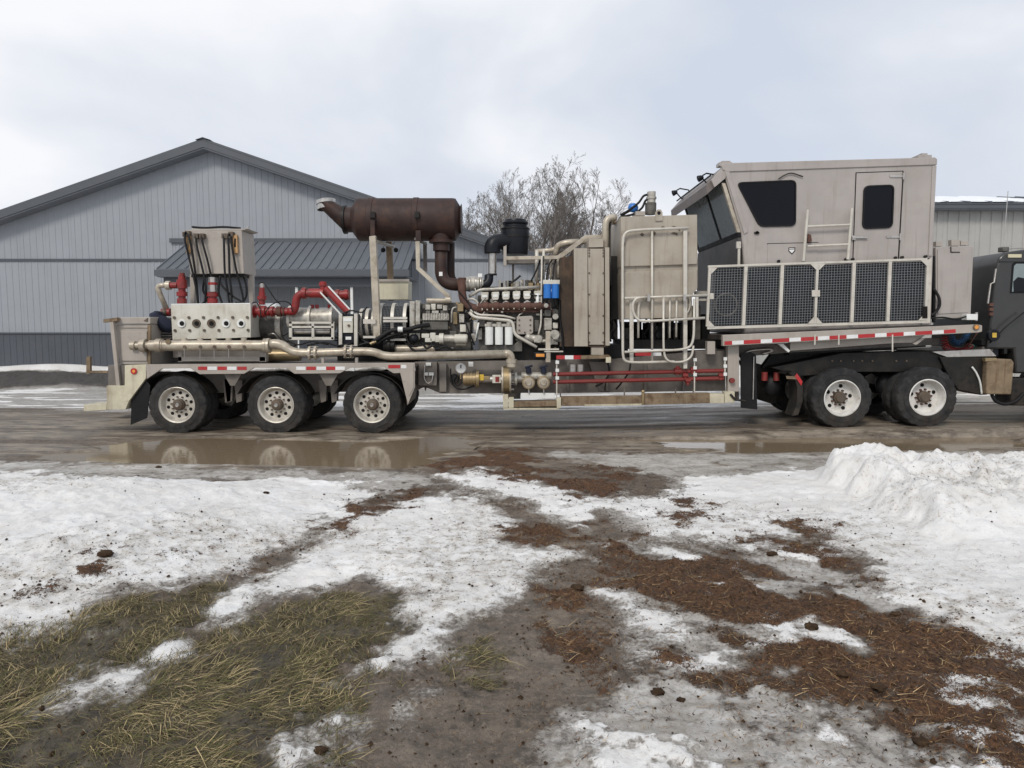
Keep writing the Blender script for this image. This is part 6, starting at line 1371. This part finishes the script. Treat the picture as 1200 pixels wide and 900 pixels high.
def scatter(n, x0, x1, y0, y1, key, lo=0.3, extra=None):
    x = rng.uniform(x0,x1,n); y = rng.uniform(y0,y1,n); _, mk = terrain(x,y)
    p = mk[key]*(extra(x,y) if extra is not None else 1.0)
    k = p > lo+rng.random(n)*0.65; return x[k], y[k]
m_str = tint_material('dry_stalks')
sel = lambda x,y: 0.25+1.0*sst(0.30,0.62,fbm(x*2.8,y*2.8,4,202))
g1x, g1y = scatter(170000,-4.6,1.2,1.9,6.2,'grass',0.10,sel); g2x, g2y = scatter(30000,-4.6,1.2,1.9,6.2,'grass',0.25,lambda x,y: 1.3*sst(0.36,0.64,fbm(x*2.8,y*2.8,4,202)))
gx, gy = np.concatenate([g1x,g2x]), np.concatenate([g1y,g2y]); n1, n = len(g1x), len(gx); top_ = np.arange(n) >= n1
cl = fbm(gx*3.1,gy*3.1,3,201); tn_ = rng.random((n,1))
straw = np.array([0.42,0.33,0.175]); olive = np.array([0.105,0.100,0.036]); brown = np.array([0.115,0.082,0.045])
base_ = np.where(tn_ < 0.45, olive, np.where(tn_ < 0.80, brown, straw*0.6)); upper = np.where(tn_ < 0.25, olive*1.5, straw)
col_ = np.where(top_[:,None], upper, base_)*rng.uniform(0.55,1.2,(n,1))
ang = fbm(gx*1.3,gy*1.3,2,207)*5.0-1.2+rng.normal(0,0.75,n)
gme = ribbons('grass',gx,gy,np.where(top_,rng.uniform(0.07,0.20,n),rng.uniform(0.02,0.08,n)),np.where(top_,rng.uniform(0.0009,0.0023,n),rng.uniform(0.0008,0.0018,n)),ang,rng.uniform(0.001,0.020,n)*(0.4+cl),rng.normal(0,0.014,n),col_,2)
o = bpy.data.objects.new('grass',gme); COL.objects.link(o); gme.materials.append(m_str); tag(o,'matted yellow and olive winter grass at the lower left','grass'); o['kind']='stuff'
parts_ = []
xa_, ya_ = scatter(190000,-2.5,6.0,2.4,6.6,'mulch',0.12); xb2, yb2 = scatter(40000,-4.5,3.5,6.6,10.5,'mulch',0.2)
xc, yc_ = rng.uniform(-1.2,4.5,60000), rng.uniform(2.4,7.5,60000); _, mkc = terrain(xc,yc_)
kk = (0.10+0.9*sst(0.45,0.7,fbm(xc*1.8,yc_*1.8,4,303)))*(1-0.8*mkc['snow'])*(1-mkc['grass']) > rng.random(60000)*1.3; xc, yc_ = xc[kk], yc_[kk]
xs_, ys_ = np.concatenate([xa_,xb2,xc]), np.concatenate([ya_,yb2,yc_]); n = len(xs_)
pal = np.array([[0.125,0.062,0.026],[0.040,0.020,0.010],[0.19,0.098,0.042],[0.28,0.17,0.08],[0.42,0.30,0.16]]); pi_ = rng.choice(5,n,p=[0.36,0.24,0.25,0.12,0.03])
mme = ribbons('mulch',xs_,ys_,rng.uniform(0.008,0.038,n)*(1+(pi_==4)*2.2),rng.uniform(0.0007,0.0022,n),rng.uniform(0,6.28,n)*0.6-0.8+rng.normal(0,0.5,n),rng.uniform(0.0,0.018,n),rng.normal(0,0.008,n),pal[pi_]*rng.uniform(0.45,1.4,(n,1))*(0.55+0.9*fbm(xs_*1.7,ys_*1.7,4,305)[:,None]),1)
o = bpy.data.objects.new('mulch',mme); COL.objects.link(o); mme.materials.append(m_str); tag(o,'reddish brown mulch and straw litter strewn over the snow','mulch'); o['kind']='stuff'
# loose crumbs of soil, rounder bits, thinly over everything near
xs_, ys_ = rng.uniform(-5,6,46000), 2.3+7.2*rng.random(46000)**1.5; zz, mk = terrain(xs_,ys_)
k = (mk['mulch']*0.9+mk['dirt']*0.12*mk['snow']+0.004+0.30*(1-mk['snow'])*(1-0.6*mk['ice'])*(ys_<8.5)) > rng.random(len(xs_)); xs_, ys_, zz = xs_[k], ys_[k], zz[k]; n = len(xs_)
oc = np.array([[1,0,0],[-0.9,0.1,0],[0,1,0.1],[0.1,-1,0],[0,0,0.8],[0,0,-0.5]]); of = np.array([[0,2,4],[2,1,4],[1,3,4],[3,0,4],[2,0,5],[1,2,5],[3,1,5],[0,3,5]])
r = np.exp(rng.normal(-5.35,0.55,n)).clip(0.002,0.020); V = (oc[None]*rng.uniform(0.6,1.3,(n,6,1)))*r[:,None,None]+np.stack([xs_,ys_,zz+r*0.3],1)[:,None]
F = (np.arange(n)*6)[:,None,None]+of[None]
cm = bpy.data.meshes.new('soil_crumbs'); cm.from_pydata(V.reshape(-1,3).tolist(),[],F.reshape(-1,3).tolist()); cm.materials.append(m_clod)
o = bpy.data.objects.new('soil_crumbs',cm); COL.objects.link(o); tag(o,'dark soil crumbs scattered over snow, ice and mud','soil'); o['kind']='stuff'
